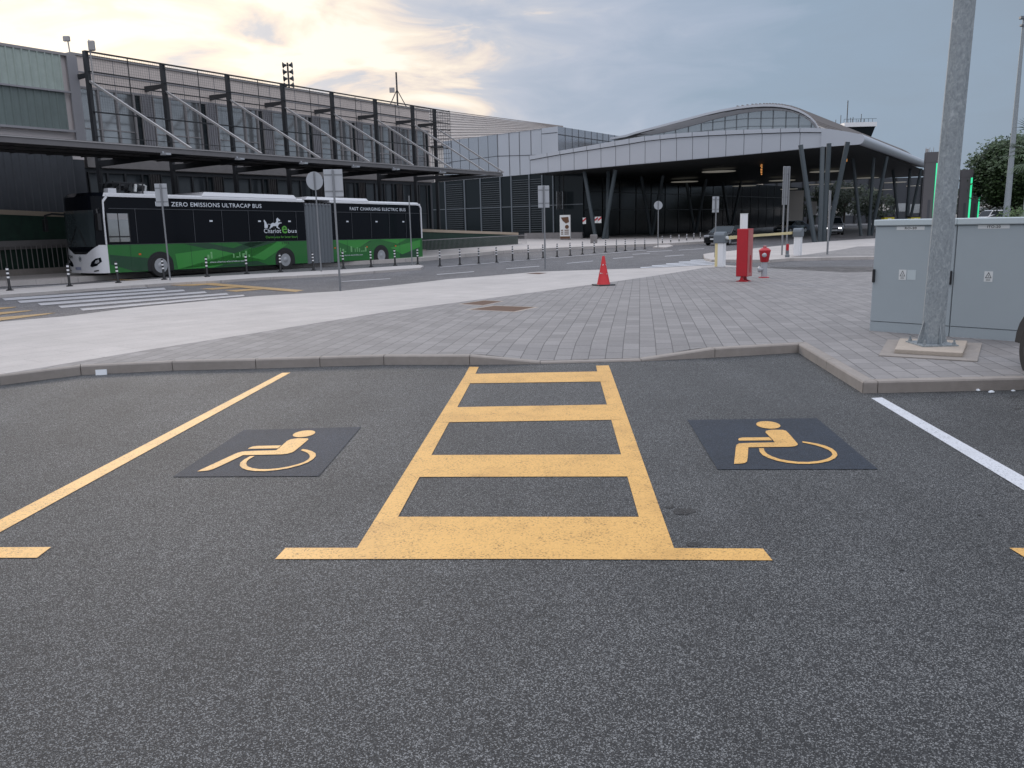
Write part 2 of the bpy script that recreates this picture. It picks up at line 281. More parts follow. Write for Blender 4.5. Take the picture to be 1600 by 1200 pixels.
# ------------------------------------------------------------------ mesh builder
class MB:
    def __init__(s): s.v = []; s.f = []; s.m = []; s.k = 0
    def mi(s, k): s.k = k; return s
    def add(s, vs, fs):
        b = len(s.v); s.v += [tuple(x) for x in vs]
        for f in fs: s.f.append([b+i for i in f]); s.m.append(s.k)
        return s
    def hexa(s, p):   # 8 points bottom 4 then top 4
        return s.add(p, [(3, 2, 1, 0), (4, 5, 6, 7), (0, 1, 5, 4), (1, 2, 6, 5), (2, 3, 7, 6), (3, 0, 4, 7)])
    def box(s, x0, x1, y0, y1, z0, z1, fn=None):
        p = [(x0, y0, z0), (x1, y0, z0), (x1, y1, z0), (x0, y1, z0), (x0, y0, z1), (x1, y0, z1), (x1, y1, z1), (x0, y1, z1)]
        return s.hexa([fn(*q) for q in p] if fn else p)
    def prism(s, poly, fn, a, b):   # poly of 2D points, fn(u,v,w); extruded w from a to b
        n = len(poly); vs = [fn(u, v, a) for u, v in poly]+[fn(u, v, b) for u, v in poly]
        return s.add(vs, [list(range(n))[::-1], list(range(n, 2*n))]+[(i, (i+1) % n, n+(i+1) % n, n+i) for i in range(n)])
    def bar(s, p, q, w, h=None, up=(0, 0, 1)):
        h = h or w; p = Vector(p); q = Vector(q); d = (q-p).normalized(); up = Vector(up)
        a = d.cross(up)
        if a.length < 1e-3: a = d.cross(Vector((1, 0, 0)))
        a.normalize(); b = a.cross(d).normalized(); a = a*w/2; b = b*h/2
        return s.hexa([p-a-b, p+a-b, p+a+b, p-a+b, q-a-b, q+a-b, q+a+b, q-a+b])
    def tube(s, pts, r, n=10, cap=True):
        pts = [Vector(p) for p in pts]
        if not isinstance(r, (list, tuple)): r = [r]*len(pts)
        b = len(s.v); a0 = None
        for i, p in enumerate(pts):
            d = (pts[min(i+1, len(pts)-1)]-pts[max(i-1, 0)]).normalized()
            a = d.cross(Vector((0, 0, 1))) if a0 is None else a0-d*a0.dot(d)
            if a.length < 1e-3: a = d.cross(Vector((1, 0, 0)))
            a.normalize(); a0 = a; c = d.cross(a)
            for j in range(n):
                t = 2*pi*j/n; s.v.append(tuple(p+a*cos(t)*r[i]+c*sin(t)*r[i]))
        for i in range(len(pts)-1):
            for j in range(n):
                s.f.append([b+i*n+j, b+i*n+(j+1) % n, b+(i+1)*n+(j+1) % n, b+(i+1)*n+j]); s.m.append(s.k)
        if cap:
            s.f.append([b+j for j in range(n)][::-1]); s.m.append(s.k)
            s.f.append([b+(len(pts)-1)*n+j for j in range(n)]); s.m.append(s.k)
        return s
    def lathe(s, prof, c=(0, 0, 0), n=20, ax=None):
        # prof: (r,z) list, about local z; ax = function mapping (x,y,z)
        fn = ax or (lambda x, y, z: (c[0]+x, c[1]+y, c[2]+z)); b = len(s.v)
        for r, z in prof:
            for j in range(n): t = 2*pi*j/n; s.v.append(tuple(fn(r*cos(t), r*sin(t), z)))
        for i in range(len(prof)-1):
            for j in range(n): s.f.append([b+i*n+j, b+i*n+(j+1) % n, b+(i+1)*n+(j+1) % n, b+(i+1)*n+j]); s.m.append(s.k)
        s.f.append([b+j for j in range(n)][::-1]); s.m.append(s.k)
        s.f.append([b+(len(prof)-1)*n+j for j in range(n)]); s.m.append(s.k)
        return s
    def strip(s, A, B):   # ribbon between two polylines
        n = len(A); return s.add(list(A)+list(B), [(i, i+1, n+i+1, n+i) for i in range(n-1)])
    def build(s, name, mats, parent=None, world=True, smooth=False, recalc=True, bevel=0):
        if isinstance(mats, str): mats = [mats]
        me = bpy.data.meshes.new(name); vs = s.v
        if parent is not None and world:
            r = parent
            while r.parent: r = r.parent
            Mi = r.matrix_basis.inverted(); vs = [Mi @ Vector(v) for v in vs]
        me.from_pydata([tuple(v) for v in vs], [], s.f)
        for k in mats: me.materials.append(MT[k])
        for p, k in zip(me.polygons, s.m): p.material_index = k; p.use_smooth = smooth
        if recalc:
            bm = bmesh.new(); bm.from_mesh(me); bmesh.ops.recalc_face_normals(bm, faces=bm.faces); bm.to_mesh(me); bm.free()
        me.update(); o = bpy.data.objects.new(name, me); COL.objects.link(o)
        if parent is not None: o.parent = parent
        if bevel:
            bv = o.modifiers.new('bevel', 'BEVEL'); bv.width = bevel; bv.segments = 2; bv.limit_method = 'ANGLE'
        if smooth:
            try: me.set_sharp_from_angle(angle=radians(40))
            except Exception: pass
        return o
def tag(o, label=None, cat=None, group=None, kind=None):
    for k, v in (('label', label), ('category', cat), ('group', group), ('kind', kind)):
        if v: o[k] = v
    return o
def struct(o, kind='structure'): o['kind'] = kind; return o
def thing(name, label, cat, loc=(0, 0, 0), rz=0, group=None):
    o = bpy.data.objects.new(name, None); COL.objects.link(o); o.location = loc; o.rotation_euler = (0, 0, rz); o.empty_display_size = .2
    bpy.context.view_layer.update()
    o.matrix_basis = Matrix.Translation(Vector(loc)) @ Matrix.Rotation(rz, 4, 'Z')
    return tag(o, label, cat, group)
def kids(o): return [c for c in bpy.data.objects if c.parent == o]
def dup(root, loc, rz=None, label=None, group=None):
    r = root.copy(); COL.objects.link(r); r.location = loc
    if rz is not None: r.rotation_euler = (0, 0, rz)
    if label: r['label'] = label
    if group: r['group'] = group
    def rec(src, dst):
        for ch in kids(src):
            if ch is dst: continue
            c = ch.copy(); COL.objects.link(c); c.parent = dst; rec(ch, c)
    rec(root, r); return r
_tc = {}
def text_into(mb, s, fn, width=None, height=.2, bold=.012, depth=0):
    """letters as flat faces; fn(x,y) maps text units in metres to a point; origin lower left"""
    key = (s, bold)
    if key not in _tc:
        cu = bpy.data.curves.new('t', 'FONT'); cu.body = s; cu.size = 1; cu.offset = bold; cu.space_character = 1.08; cu.resolution_u = 3
        ob = bpy.data.objects.new('t', cu); COL.objects.link(ob); bpy.context.view_layer.update()
        me = bpy.data.meshes.new_from_object(ob.evaluated_get(bpy.context.evaluated_depsgraph_get()))
        _tc[key] = ([tuple(v.co) for v in me.vertices], [list(p.vertices) for p in me.polygons])
        bpy.data.objects.remove(ob); bpy.data.curves.remove(cu); bpy.data.meshes.remove(me)
    vs, fs = _tc[key]
    x0 = min(v[0] for v in vs); x1 = max(v[0] for v in vs); y0 = min(v[1] for v in vs); y1 = max(v[1] for v in vs)
    ky = height/(y1-y0); kx = (width/(x1-x0)) if width else ky
    mb.add([fn((v[0]-x0)*kx, (v[1]-y0)*ky) for v in vs], fs)
# ------------------------------------------------------------------ ground sheets
def drape(name, poly, m, dz, zfun=None, thick=0, cuts=None, xcuts=None):
    """flat polygon (world xy) cut into strips so that it follows the ground"""
    bm = bmesh.new(); vs = [bm.verts.new((p[0], p[1], 0)) for p in poly]
    f = bm.faces.new(vs); bmesh.ops.triangulate(bm, faces=[f])
    ys = cuts or ([11+i for i in range(0, 40)])
    lo = min(p[1] for p in poly); hi = max(p[1] for p in poly)
    for y in ys:
        if lo < y < hi: bmesh.ops.bisect_plane(bm, geom=bm.verts[:]+bm.edges[:]+bm.faces[:], plane_co=(0, y, 0), plane_no=(0, 1, 0))
    for x in (xcuts or []): bmesh.ops.bisect_plane(bm, geom=bm.verts[:]+bm.edges[:]+bm.faces[:], plane_co=(x, 0, 0), plane_no=(1, 0, 0))
    for v in bm.verts: v.co.z = G(v.co.y)+dz+(zfun(v.co.x, v.co.y) if zfun else 0)
    bmesh.ops.recalc_face_normals(bm, faces=bm.faces)
    if sum(f.normal.z for f in bm.faces) < 0: bmesh.ops.reverse_faces(bm, faces=bm.faces)
    if thick:
        eds = [e for e in bm.edges if e.is_boundary]
        r = bmesh.ops.extrude_edge_only(bm, edges=eds)
        for v in [g for g in r['geom'] if isinstance(g, bmesh.types.BMVert)]: v.co.z -= thick
    me = bpy.data.meshes.new(name); bm.to_mesh(me); bm.free(); me.materials.append(MT[m])
    o = bpy.data.objects.new(name, me); COL.objects.link(o); return struct(o)
def px(pts, dz=0): return [W(x, y, dz) for x, y in pts]
drape('ground', [(-900, -60), (900, -60), (900, 1500), (-900, 1500)], 'terrain', -.03)
drape('road', [(-90, 11), (120, 11), (160, 230), (-90, 230)], 'road', -.004)
drape('parking_lot', [(-40, -25), (40, -25), (40, 14), (-40, 14)], 'asphalt', 0)
# kerb: base line at the car park asphalt
KP = px([(0, 602), (127, 586), (270, 579), (400, 576), (600, 570), (734, 570), (844, 569), (1002, 564.7), (1117, 558.7), (1247, 551), (1347.5, 614.5), (1371, 614.3), (1600, 609)])
KH = [.11, .11, .11, .11, .11, .11, .022, .022, .11, .11, .11, .11, .11]
a_, b_ = KP[0], KP[2]; KP.insert(0, a_+(a_-b_).normalized()*14); KH.insert(0, .11)
a_, b_ = KP[-1], KP[-2]; KP.append(a_+(a_-b_).normalized()*16); KH.append(.11)
KP = [Vector((p.x, p.y, 0)) for p in KP]
def offset(P, d):
    out = []
    for i, p in enumerate(P):
        ns = []
        if i > 0: t = (P[i]-P[i-1]).normalized(); ns.append(Vector((-t.y, t.x, 0)))
        if i < len(P)-1: t = (P[i+1]-P[i]).normalized(); ns.append(Vector((-t.y, t.x, 0)))
        n = sum(ns, Vector()).normalized(); out.append(p+n*(d/max(.3, n.dot(ns[0]))))
    return out
KO = offset(KP, .12); KR = offset(KP, .012)
kb = MB()
for i in range(len(KP)-1):
    L = (KP[i+1]-KP[i]).length; n = max(1, round(L/1.0)); g = .004/L
    for k in range(n):
        u0, u1 = k/n+g, (k+1)/n-g
        f = lambda A, u: A[i].lerp(A[i+1], u)
        h0 = KH[i]+(KH[i+1]-KH[i])*u0; h1 = KH[i]+(KH[i+1]-KH[i])*u1
        z = Vector((0, 0, 1)); jit = random.uniform(-.0015, .0015)
        P0, P1, O0, O1, R0, R1 = f(KP, u0), f(KP, u1), f(KO, u0), f(KO, u1), f(KR, u0), f(KR, u1)
        kb.add([P0-z*.05, P1-z*.05, P0+z*(h0-.014+jit), P1+z*(h1-.014+jit), R0+z*(h0+jit), R1+z*(h1+jit), O0+z*(h0+jit), O1+z*(h1+jit), O0-z*.05, O1-z*.05],
               [(0, 1, 3, 2), (2, 3, 5, 4), (4, 5, 7, 6), (6, 7, 9, 8), (0, 2, 4, 6, 8), (1, 9, 7, 5, 3)])
struct(kb.build('kerb', 'kerb'))
# paver island (dips to the dropped kerb)
xr0, xa, xb, xr1 = KP[6].x, KP[7].x, KP[8].x, KP[9].x
def dip(x, y):
    w = ss((x-xr0)/(xa-xr0)) if x < xa else (1 if x < xb else 1-ss((x-xb)/(xr1-xb)))
    t = max(0., 1-(y-(9.56))/.75); return -.087*w*min(1, t)
PAV = offset(KP, .1195)
low = px([(1340, 426.5), (1174, 417), (1130, 417.3), (1100, 418), (850, 454.7), (600, 488), (400, 520), (240, 545), (150, 560), (0, 585)], .11)
far = W(1340, 426.5, .11)
rr = [Vector((40, far.y-9, 0))]
ll = W(0, 585, .11); lx = ll+(ll-W(240, 545, .11)).normalized()*6
pv = [Vector((p.x, p.y, 0)) for p in PAV[2:]]+[Vector((40, PAV[-1].y, 0))]+rr+low
drape('pavement', pv, 'paver', .11, dip, thick=.1, cuts=[8+.15*i for i in range(20)]+[11+i for i in range(40)], xcuts=[-1+.12*i for i in range(28)])
# cream footpath between the pavers and the road
up_ = px([(0, 502.5), (100, 494), (212, 480), (400, 462.5), (533, 454.5), (700, 436), (840, 424.4), (960, 420.3), (1010, 418.8), (1125, 413.5), (1150, 415.2), (1174, 416.4)], .11)
lo_ = px([(1174, 417.4), (1130, 417.7), (1100, 418.4), (850, 455.1), (600, 488.4), (400, 520.4), (240, 545.4), (150, 560.4), (0, 585.4)], .11)
ul = up_[0]+(up_[0]-up_[2]).normalized()*14; l2 = lo_[-1]+(lo_[-1]-lo_[-3]).normalized()*3
l3 = PAV[0]
fp = [ul]+up_+lo_+[Vector((PAV[2].x, PAV[2].y+.02, 0)), Vector((PAV[1].x, PAV[1].y, 0)), Vector((PAV[0].x, PAV[0].y, 0))]
drape('footpath', fp, 'cream', .106, thick=.16)
# median strip with the bollards
mf = px([(0, 460.5), (185, 447.5), (265, 442), (340, 438.3), (400, 434), (533, 427.2), (657, 418.4)], .09)
mbk = px([(662, 415.5), (655, 413.6), (533, 421.3), (400, 428), (340, 431), (265, 434.2), (185, 439.8), (0, 452.3)], .09)
e0 = mf[0]+(mf[0]-mf[1])*1.2; e1 = mbk[-1]+(mbk[-1]-mbk[-2])*1.2
drape('traffic_island', [e0]+mf+mbk+[e1], 'cream', .09, thick=.14)
# second island at the drop-off entrance
isl = px([(1099, 397), (1101, 403), (1112, 405.5), (1204, 405.8), (1234, 403.3), (1340, 401.3), (1480, 399), (1620, 396), (1620, 366), (1420, 369), (1340, 374), (1260, 379.5), (1150, 391), (1110, 395)], .12)
drape('traffic_island', isl, 'cream', .12, thick=.2)
isp = px([(1252, 399), (1234, 401.8), (1340, 400), (1480, 398), (1600, 395.5), (1600, 380), (1340, 385)], .125)
drape('pavement', isp, 'paver', .126)
tp = px([(1020, 386), (1040, 386.5), (1052, 384), (1046, 382), (1030, 382.5)], .08)
drape('traffic_island', tp, 'cream', .08, thick=.14)
# pavement in front of the terminal buildings
fpf = px([(-60, 443), (0, 439), (110, 434), (300, 420), (660, 402.5), (700, 399), (780, 391.8), (870, 387), (960, 383), (1030, 380.5), (1120, 376)], .2)
bk_ = [Dp(1120, 360, 100), Dp(830, 360, 100), Dp(300, 400, 78), Dp(-100, 410, 55)]
drape('pavement', fpf+[Vector((p.x, p.y, 0)) for p in bk_], 'cream', .2, thick=.3)
# painted markings
def mark(polys, m, dz=.004, name='road_marking', z0=0):
    bmm = MB()
    for poly in polys:
        P = [W(x, y, z0) for x, y in poly]
        bmm.add([(p.x, p.y, G(p.y)+z0+dz) for p in P], [list(range(len(P)))])
    o = bmm.build(name, m); 
    return struct(o)
def stripes(L, th, m, dz=.004):
    ps = []
    for (x0, y0), (x1, y1), a, b in L: ps.append([(x0, y0-a/2), (x1, y1-b/2), (x1+b*1.5, y1+b/2), (x0+a*1.5, y0+a/2)])
    return mark(ps, m, dz)
def VI(xn, yn, y):  # a point on a bay line (vanishing point 872,351) at height y
    return (872+(xn-872)*(y-351)/(yn-351), y)
# access aisle: outer frame, rungs and the bar at its foot, one welded outline per rung
aisle = []
aisle.append([(733.5, 572.5), (748.5, 572.5), (604.5, 808), (622, 808), (594, 857), (558, 857)])
o1 = [(732, 573.5), (748, 573.8), (743, 584.4), (933, 580.9), (931, 571.8), (951, 571.3), (1053, 857.3), (1189, 858), (1207, 876.4), (430, 874.6), (446, 857), (558, 856.8)]
# asphalt coloured holes cannot be cut from one ngon: build as pieces that butt
P = []
def q(*a): P.append(list(a))
q((733.5, 573.5), (748, 573.8), (743, 584.4), (727.2, 584.7))
q((931.2, 571.8), (951, 571.3), (954.7, 580.6), (933.2, 580.9))
def rung(ytl, ytr, ybl, ybr, xtl, xtr, xbl, xbr): q((xtl, ytl), (xtr, ytr), (xbr, ybr), (xbl, ybl))
LO = lambda y: 735-(y-573)*.6232; RO = lambda y: 951.4+(y-571.5)*.3560      # outer edges
LI = lambda y: 748.6-(y-573.5)*.5394+0; RI = lambda y: 931.2+(y-571.8)*.2826
rg = [(584.6, 580.8, 599.6, 596.3), (636.7, 632.7, 660.6, 656.2), (711.7, 710.8, 746.0, 745.2), (808.3, 808.6, 857, 857.4)]
prev = None
for (tl, tr, bl, br) in rg:
    if prev:
        pl, pr = prev
        q((LO(pl), pl), (LI(pl), pl), (LI(tl), tl), (LO(tl), tl)); q((RI(pr), pr), (RO(pr), pr), (RO(tr), tr), (RI(tr), tr))
    q((LO(tl), tl), (LI(tl), tl), (RI(tr), tr), (RO(tr), tr), (RO(br), br), (LO(bl), bl)); prev = (bl, br)
q((446, 857), (LO(857), 857), (RO(857.4), 857.4), (1192, 858.2), (1207, 876.6), (820, 874.2), (430, 874.6))
mark(P, 'yellow', name='aisle_marking')
mark([[(441, 583), (454, 582.6), (0, 832.5), (-300, 998), (-300, 970), (0, 813)], [(-200, 857), (80, 855.7), (58, 872.5), (-200, 872.5)], [(1577, 857.2), (1700, 858), (1700, 876), (1603, 873)]], 'yellow', name='bay_marking')
mark([[(1361, 622.5), (1378, 621.5), (1600, 745.5), (1750, 828), (1750, 856), (1600, 767)]], 'white', name='bay_marking')
# wheelchair symbols on navy squares
RQ = [(1074, 656.8), (1276.4, 653.9), (1371.6, 733.8), (1121, 734.2)]
LQ = [(381, 672.5), (564.4, 667.7), (498.3, 744.7), (269.7, 745.8)]
def homog(src, dst):   # 4-point homography
    A = []; B = []
    for (x, y), (u, v) in zip(src, dst):
        A.append([x, y, 1, 0, 0, 0, -u*x, -u*y]); B.append(u); A.append([0, 0, 0, x, y, 1, -v*x, -v*y]); B.append(v)
    n = 8
    for i in range(n):
        k = max(range(i, n), key=lambda r: abs(A[r][i])); A[i], A[k] = A[k], A[i]; B[i], B[k] = B[k], B[i]
        for r in range(n):
            if r != i:
                f = A[r][i]/A[i][i]; A[r] = [x-f*y for x, y in zip(A[r], A[i])]; B[r] -= f*B[i]
    h = [B[i]/A[i][i] for i in range(n)]+[1]
    return lambda x, y: ((h[0]*x+h[1]*y+h[2])/(h[6]*x+h[7]*y+1), (h[3]*x+h[4]*y+h[5])/(h[6]*x+h[7]*y+1))
USQ = [(0, 1), (1, 1), (1, 0), (0, 0)]
toU = homog(RQ, USQ)
def zz(pts): return [toU(1050+x/4.571, 620+y/4.571) for x, y in pts]
torso = zz([(690, 245), (715, 242), (790, 243), (815, 250), (835, 270), (870, 310), (897, 342), (898, 350), (880, 360), (840, 364), (545, 368), (541, 440), (535, 470), (520, 480), (495, 484), (443, 487), (450, 420), (456, 365), (460, 350), (480, 340), (560, 336), (735, 333), (720, 315), (668, 262), (670, 250)])
arm = zz([(500, 298), (694, 296), (716, 318), (480, 320), (472, 313), (478, 303)])
ctr = toU(1050+687/4.571, 620+207/4.571); ex = toU(1050+771/4.571, 620+207/4.571)
hr = abs(ex[0]-ctr[0]); head = [(ctr[0]+hr*cos(2*pi*i/32), ctr[1]+hr*sin(2*pi*i/32)) for i in range(32)]
wo_ = zz([(620, 375), (626, 400), (648, 424), (690, 445), (750, 464), (820, 478), (900, 486), (980, 487), (1060, 480), (1120, 467), (1165, 446), (1182, 424), (1172, 400), (1145, 378), (1100, 358), (1040, 342), (980, 331), (930, 325)])
wi_ = zz([(655, 375), (661, 396), (680, 415), (715, 433), (768, 452), (830, 464), (900, 472), (975, 473), (1045, 466), (1095, 454), (1132, 437), (1146, 421), (1138, 402), (1116, 386), (1078, 370), (1028, 354), (978, 343), (932, 334)])
for Q in (RQ, LQ):
    toW = homog(USQ, [tuple(W(*p)[:2]) for p in Q])
    mark([Q], 'navy', name='symbol_panel', dz=.004)
    sb = MB(); f = lambda u: (*toW(*u), .008)
    for poly in (torso, arm, head): sb.add([f(u) for u in poly], [list(range(len(poly)))])
    sb.strip([f(u) for u in wo_], [f(u) for u in wi_])
    struct(sb.build('wheelchair_marking', 'yellow'))
r_ = random.Random(12); sp_ = []
for cx_, cy_, a_x, a_y in ((1068, 799, 24, 6), (1046, 793, 9, 3), (1082, 851, 14, 4), (1531, 805, 4, 1.2), (1529, 853, 4, 2), (1408, 890, 5, 2), (1590, 639, 8, 1.6), (1586, 620, 7, 1.2), (135, 1004, 3, 1.3), (240, 790, 3, 1), (700, 930, 3, 1.2)):
    sp_.append([(cx_+a_x*cos(k*pi/7)*r_.uniform(.6, 1.1), cy_+a_y*sin(k*pi/7)*r_.uniform(.6, 1.1)) for k in range(14)])
mark(sp_, 'stain', name='oil_stain', dz=.002)
# crosswalks, lane lines, yellow hatchings
X = [((-60, 466), (226, 448), 3, 2.6), ((3, 468), (256, 451.2), 3.4, 2.6), ((27, 472), (286, 453.8), 3.4, 2.4), ((59, 475.8), (320, 456.6), 3.3, 2.4), ((91, 479.8), (354, 459.2), 3.3, 2.3), ((125, 484), (380, 461.7), 3.2, 2)]
stripes([((x0, y0), (x1, y1), a, b) for (x0, y0), (x1, y1), a, b in X], 0, 'white2')
stripes([((-40, 444.6), (50, 440.2), 1.2, 1), ((-40, 447.3), (75, 441.6), 1.2, 1), ((-40, 450), (92, 443.2), 1.2, 1), ((-40, 452.6), (110, 444.8), 1.2, 1), ((-40, 454.6), (60, 449.6), 1.2, 1)], 0, 'white2')
stripes([((1000, 418.2), (1117, 412.7), 1.1, 1), ((1018, 415.4), (1126, 410.2), 1.1, 1), ((1040, 412.4), (1131, 407.9), 1.1, 1), ((1060, 409.6), (1140, 405.9), 1, .9), ((1078, 407), (1148, 403.8), 1, .9)], 0, 'white')
stripes([((533, 440), (609, 435.5), .9, .9), ((682, 429), (740, 424.5), .9, .9), ((790, 420), (842, 416), .8, .8), ((885, 411.7), (926, 407.8), .8, .7), ((957, 404), (989, 401.4), .7, .7), ((988, 397.5), (1015, 396), .6, .6), ((1038, 400.5), (1068, 398.5), .8, .8),
         ((687, 417.6), (870, 402.5), .6, .5), ((870, 402.5), (1010, 390.6), .5, .5), ((1232, 421.4), (1345, 424.2), .9, .9), ((1010, 393.5), (1050, 391.5), .6, .6), ((1060, 391), (1100, 388.5), .6, .6)], 0, 'white2')
mark([[(257, 445.6), (312, 441.4), (338, 442.6), (475, 453.6), (462, 456.2), (322, 445.2), (300, 446.6), (285, 446.6)], [(312, 451.6), (362, 447.8), (380, 449.2), (332, 452.9)], [(350, 454.4), (398, 450.7), (415, 452.1), (369, 455.9)],
      [(-60, 490), (0, 480.6), (26, 479.5), (24, 480.4), (0, 483.4), (-60, 494)], [(-60, 499), (0, 488), (52, 484.6), (44, 486.4), (0, 491.6), (-60, 504)], [(-60, 508), (0, 496), (88, 488.5), (70, 492), (0, 501.2), (-60, 513)],
      [(105, 436.6), (250, 437.4), (250, 438.2), (105, 437.6)]], 'yellow2')
# manhole covers, litter, stones
for i, (poly, lab) in enumerate([([(734, 483.7), (772, 478), (836, 480), (803, 487)], 'larger rusty steel manhole cover set in pale frame in the grey pavers'), ([(720, 475), (756, 469.7), (784, 471), (755, 477)], 'smaller rusty manhole cover touching the cream footpath edge')]):
    c = sum(px(poly, .11), Vector())/4; t = thing('manhole_cover', lab, 'manhole cover', (c.x, c.y, G(c.y)+.11))
    P = [Vector((p.x, p.y, G(p.y)+.112)) for p in px(poly, .11)]; cc = sum(P, Vector())/4
    fr = MB(); fr.add([cc+(p-cc)*1.13 for p in P]+[p+Vector((0, 0, .001)) for p in P], [(i, (i+1) % 4, 4+(i+1) % 4, 4+i) for i in range(4)]); fr.build('frame', 'conc', t)
    cv = MB(); cv.add([p+Vector((0, 0, .001)) for p in P], [(0, 1, 2, 3)])
    cv.build('cover', 'rust', t)
P = px([(822, 427.6), (838, 426), (855, 426.5), (842, 428.3)], .11); mh = MB().add([(p.x, p.y, G(p.y)+.112) for p in P], [(0, 1, 2, 3)])
tag(mh.build('drain_cover', 'rust'), 'dark flat drain cover in the cream footpath by a sign pole', 'drain cover')
p = W(159, 586); b = MB().box(-.06, .06, -.02, .0, 0, .065); o = b.build('litter', 'paper', world=False); o.location = (p.x, p.y, .0); o.rotation_euler = (-.15, 0, .2)
tag(o, 'small white paper box lying against the kerb at the left', 'litter')
for x, y, s_ in ((1528, 611, .02), (1549, 614, .022), (1583, 611.5, .014)):
    p = W(x, y); b = MB().lathe([(.3*s_, 0), (s_, .3*s_), (.8*s_, .8*s_), (.2*s_, 1.1*s_)], n=7); o = b.build('stone', 'paper', world=False); o.location = p; o.scale = (1.4, 1, 1); o.rotation_euler = (0, 0, x)
    tag(o, {1528: 'small white stone left of the other two by the kerb', 1549: 'small white stone between two others by the kerb', 1583: 'tiny white stone nearest the parked black car'}[x], 'stone', 'stones by the kerb')
# ------------------------------------------------------------------ bollards
ORD = 'first second third fourth fifth sixth seventh eighth ninth tenth eleventh twelfth thirteenth fourteenth fifteenth sixteenth seventeenth eighteenth nineteenth twentieth'.split()
def bollard(loc, lean=0):
    t = thing('bollard', 'x', 'bollard', loc)
    MB().lathe([(.11, 0), (.11, .03), (.055, .045), (.05, .10), (.04, .12), (.04, .74), (.035, .77), (.01, .78)], n=14).build('post', 'black', t, world=False, smooth=True)
    for z in (.40, .53, .66): MB().lathe([(.0415, z), (.0425, z+.005), (.0425, z+.05), (.0415, z+.055)], n=14).build('reflective_band', 'whitep', t, world=False, smooth=True)
    return t
bl1 = [(15.5, 454), (109, 447.5), (185, 442), (257, 437), (324, 432.5), (386, 428), (438.6, 425), (490, 422.6), (537, 419.6), (580, 417.4), (617.5, 415), (652.8, 413.6)]
bl2 = [(687.5, 416), (718.7, 414.5), (748, 412.5), (776, 410.5), (801, 408), (825.7, 405.5), (848.7, 403.7), (870.5, 401.7), (891, 399.5), (910, 397.5), (928.5, 395.5), (946, 394), (963, 393), (977, 392), (992, 390.7), (1007.5, 389.5)]
bl3 = [(1035, 384), (1048, 382.5), (1061, 381.2), (1073, 379.6), (1084, 378), (1094, 376.6)]
b0 = None
for lst, dz, lab, grp in ((bl1, .09, 'black white-banded bollard on the kerb strip before the bus, %s from the left', 'bollards on the kerb strip in front of the bus'),
                     (bl2, 0, 'black white-banded bollard on the open road, %s counted from the bus', 'bollards along the lane line past the bus'),
                     (bl3, 0, 'small shaded banded bollard past the small round sign, %s from it', 'distant bollards under the canopy')):
    for i, (x, y) in enumerate(lst):
        P = W(x, y, dz); P.z = G(P.y)+dz
        if b0 is None: b0 = bollard(P); o = b0
        else: o = dup(b0, P)
        o['label'] = lab % ORD[i]; o['group'] = grp
        o.rotation_euler = (random.uniform(-.02, .02), random.uniform(-.025, .02), 0)
bpy.context.view_layer.update()
# ------------------------------------------------------------------ traffic cone
P = W(943, 446, .11); t = thing('traffic_cone', 'scuffed red traffic cone with worn white bands on the pavers', 'traffic cone', (P.x, P.y, G(P.y)+.11), .35)
MB().box(-.235, .235, -.235, .235, 0, .035).build('base', 'black', t, world=False, bevel=.012)
MB().lathe([(.175, .035), (.165, .06), (.118, .29)], n=24).build('cone', 'conered', t, world=False, smooth=True)
c = kids(t)[-1]
MB().lathe([(.1185, .29), (.107, .34)], n=24).build('band', 'conered', t, world=False, smooth=True)
MB().lathe([(.107, .34), (.075, .50)], n=24).build('body', 'conered', t, world=False, smooth=True)
MB().lathe([(.075, .50), (.035, .74), (.03, .76), (.0, .76)], n=24).build('tip', 'conered', t, world=False, smooth=True)
wb = MB()
for k in range(13):     # torn remains of the reflective foil
    for zc, hh in ((.30, .06), (.515, .05)):
        a0 = k/13*2*pi; r = .178-.19*zc+.0035; hgt = hh*random.choice((.25, .5, .9, .35)); zz0 = zc+random.uniform(-.02, .02)
        if random.random() < .35: continue
        r1 = .178-.19*(zz0+hgt)+.0045; w = random.uniform(.25, .5)
        wb.add([(r*cos(a0), r*sin(a0), zz0), (r*cos(a0+w), r*sin(a0+w), zz0+random.uniform(-.01, .02)), (r1*cos(a0+w*.8), r1*sin(a0+w*.8), zz0+hgt), (r1*cos(a0+.1), r1*sin(a0+.1), zz0+hgt*.7)], [(0, 1, 2, 3)])
wb.build('reflective_foil', 'conewhite', t, world=False)
# ------------------------------------------------------------------ lamp post in front
P = W(1462, 548, .11); t = thing('lamp_post', 'thick galvanised octagonal lamp post bolted to a concrete footing', 'lamp post', (P.x, P.y+.06, .11), 0)
blk = px([(1400, 554.7), (1507, 561), (1514, 541), (1408, 537)], .11)
L_ = [Vector((p.x, p.y, 0)) for p in blk]
cen = sum(L_, Vector())/4
MB().prism([(p.x, p.y) for p in [cen+(v-cen)*1.42 for v in L_]], lambda u, v, w: (u, v, w), .10, .122).build('footing_slab', 'kerb', t)
MB().prism([(p.x, p.y) for p in L_], lambda u, v, w: (u, v, w), .12, .17).build('footing', 'conc', t, bevel=.008)
pc = Vector((P.x, P.y+.1, 0)); t.location = (pc.x, pc.y, .11)
bpy.context.view_layer.update()
t.matrix_basis = Matrix.Translation((pc.x, pc.y, .11))
for ch in kids(t):
    pass
def rel(mb, name, m, smooth=False, **k): return mb.build(name, m, t, world=False, smooth=smooth, **k)
mp_ = MB(); n8 = 8
lean = .022
pts = [(lean*z*.9, 0, z) for z in (.055, .5, 1.5, 3, 5, 8)]
mp_.tube(pts, [.122, .121, .118, .113, .107, .095], 8)
rel(mp_, 'shaft', 'galv')
g_ = MB()
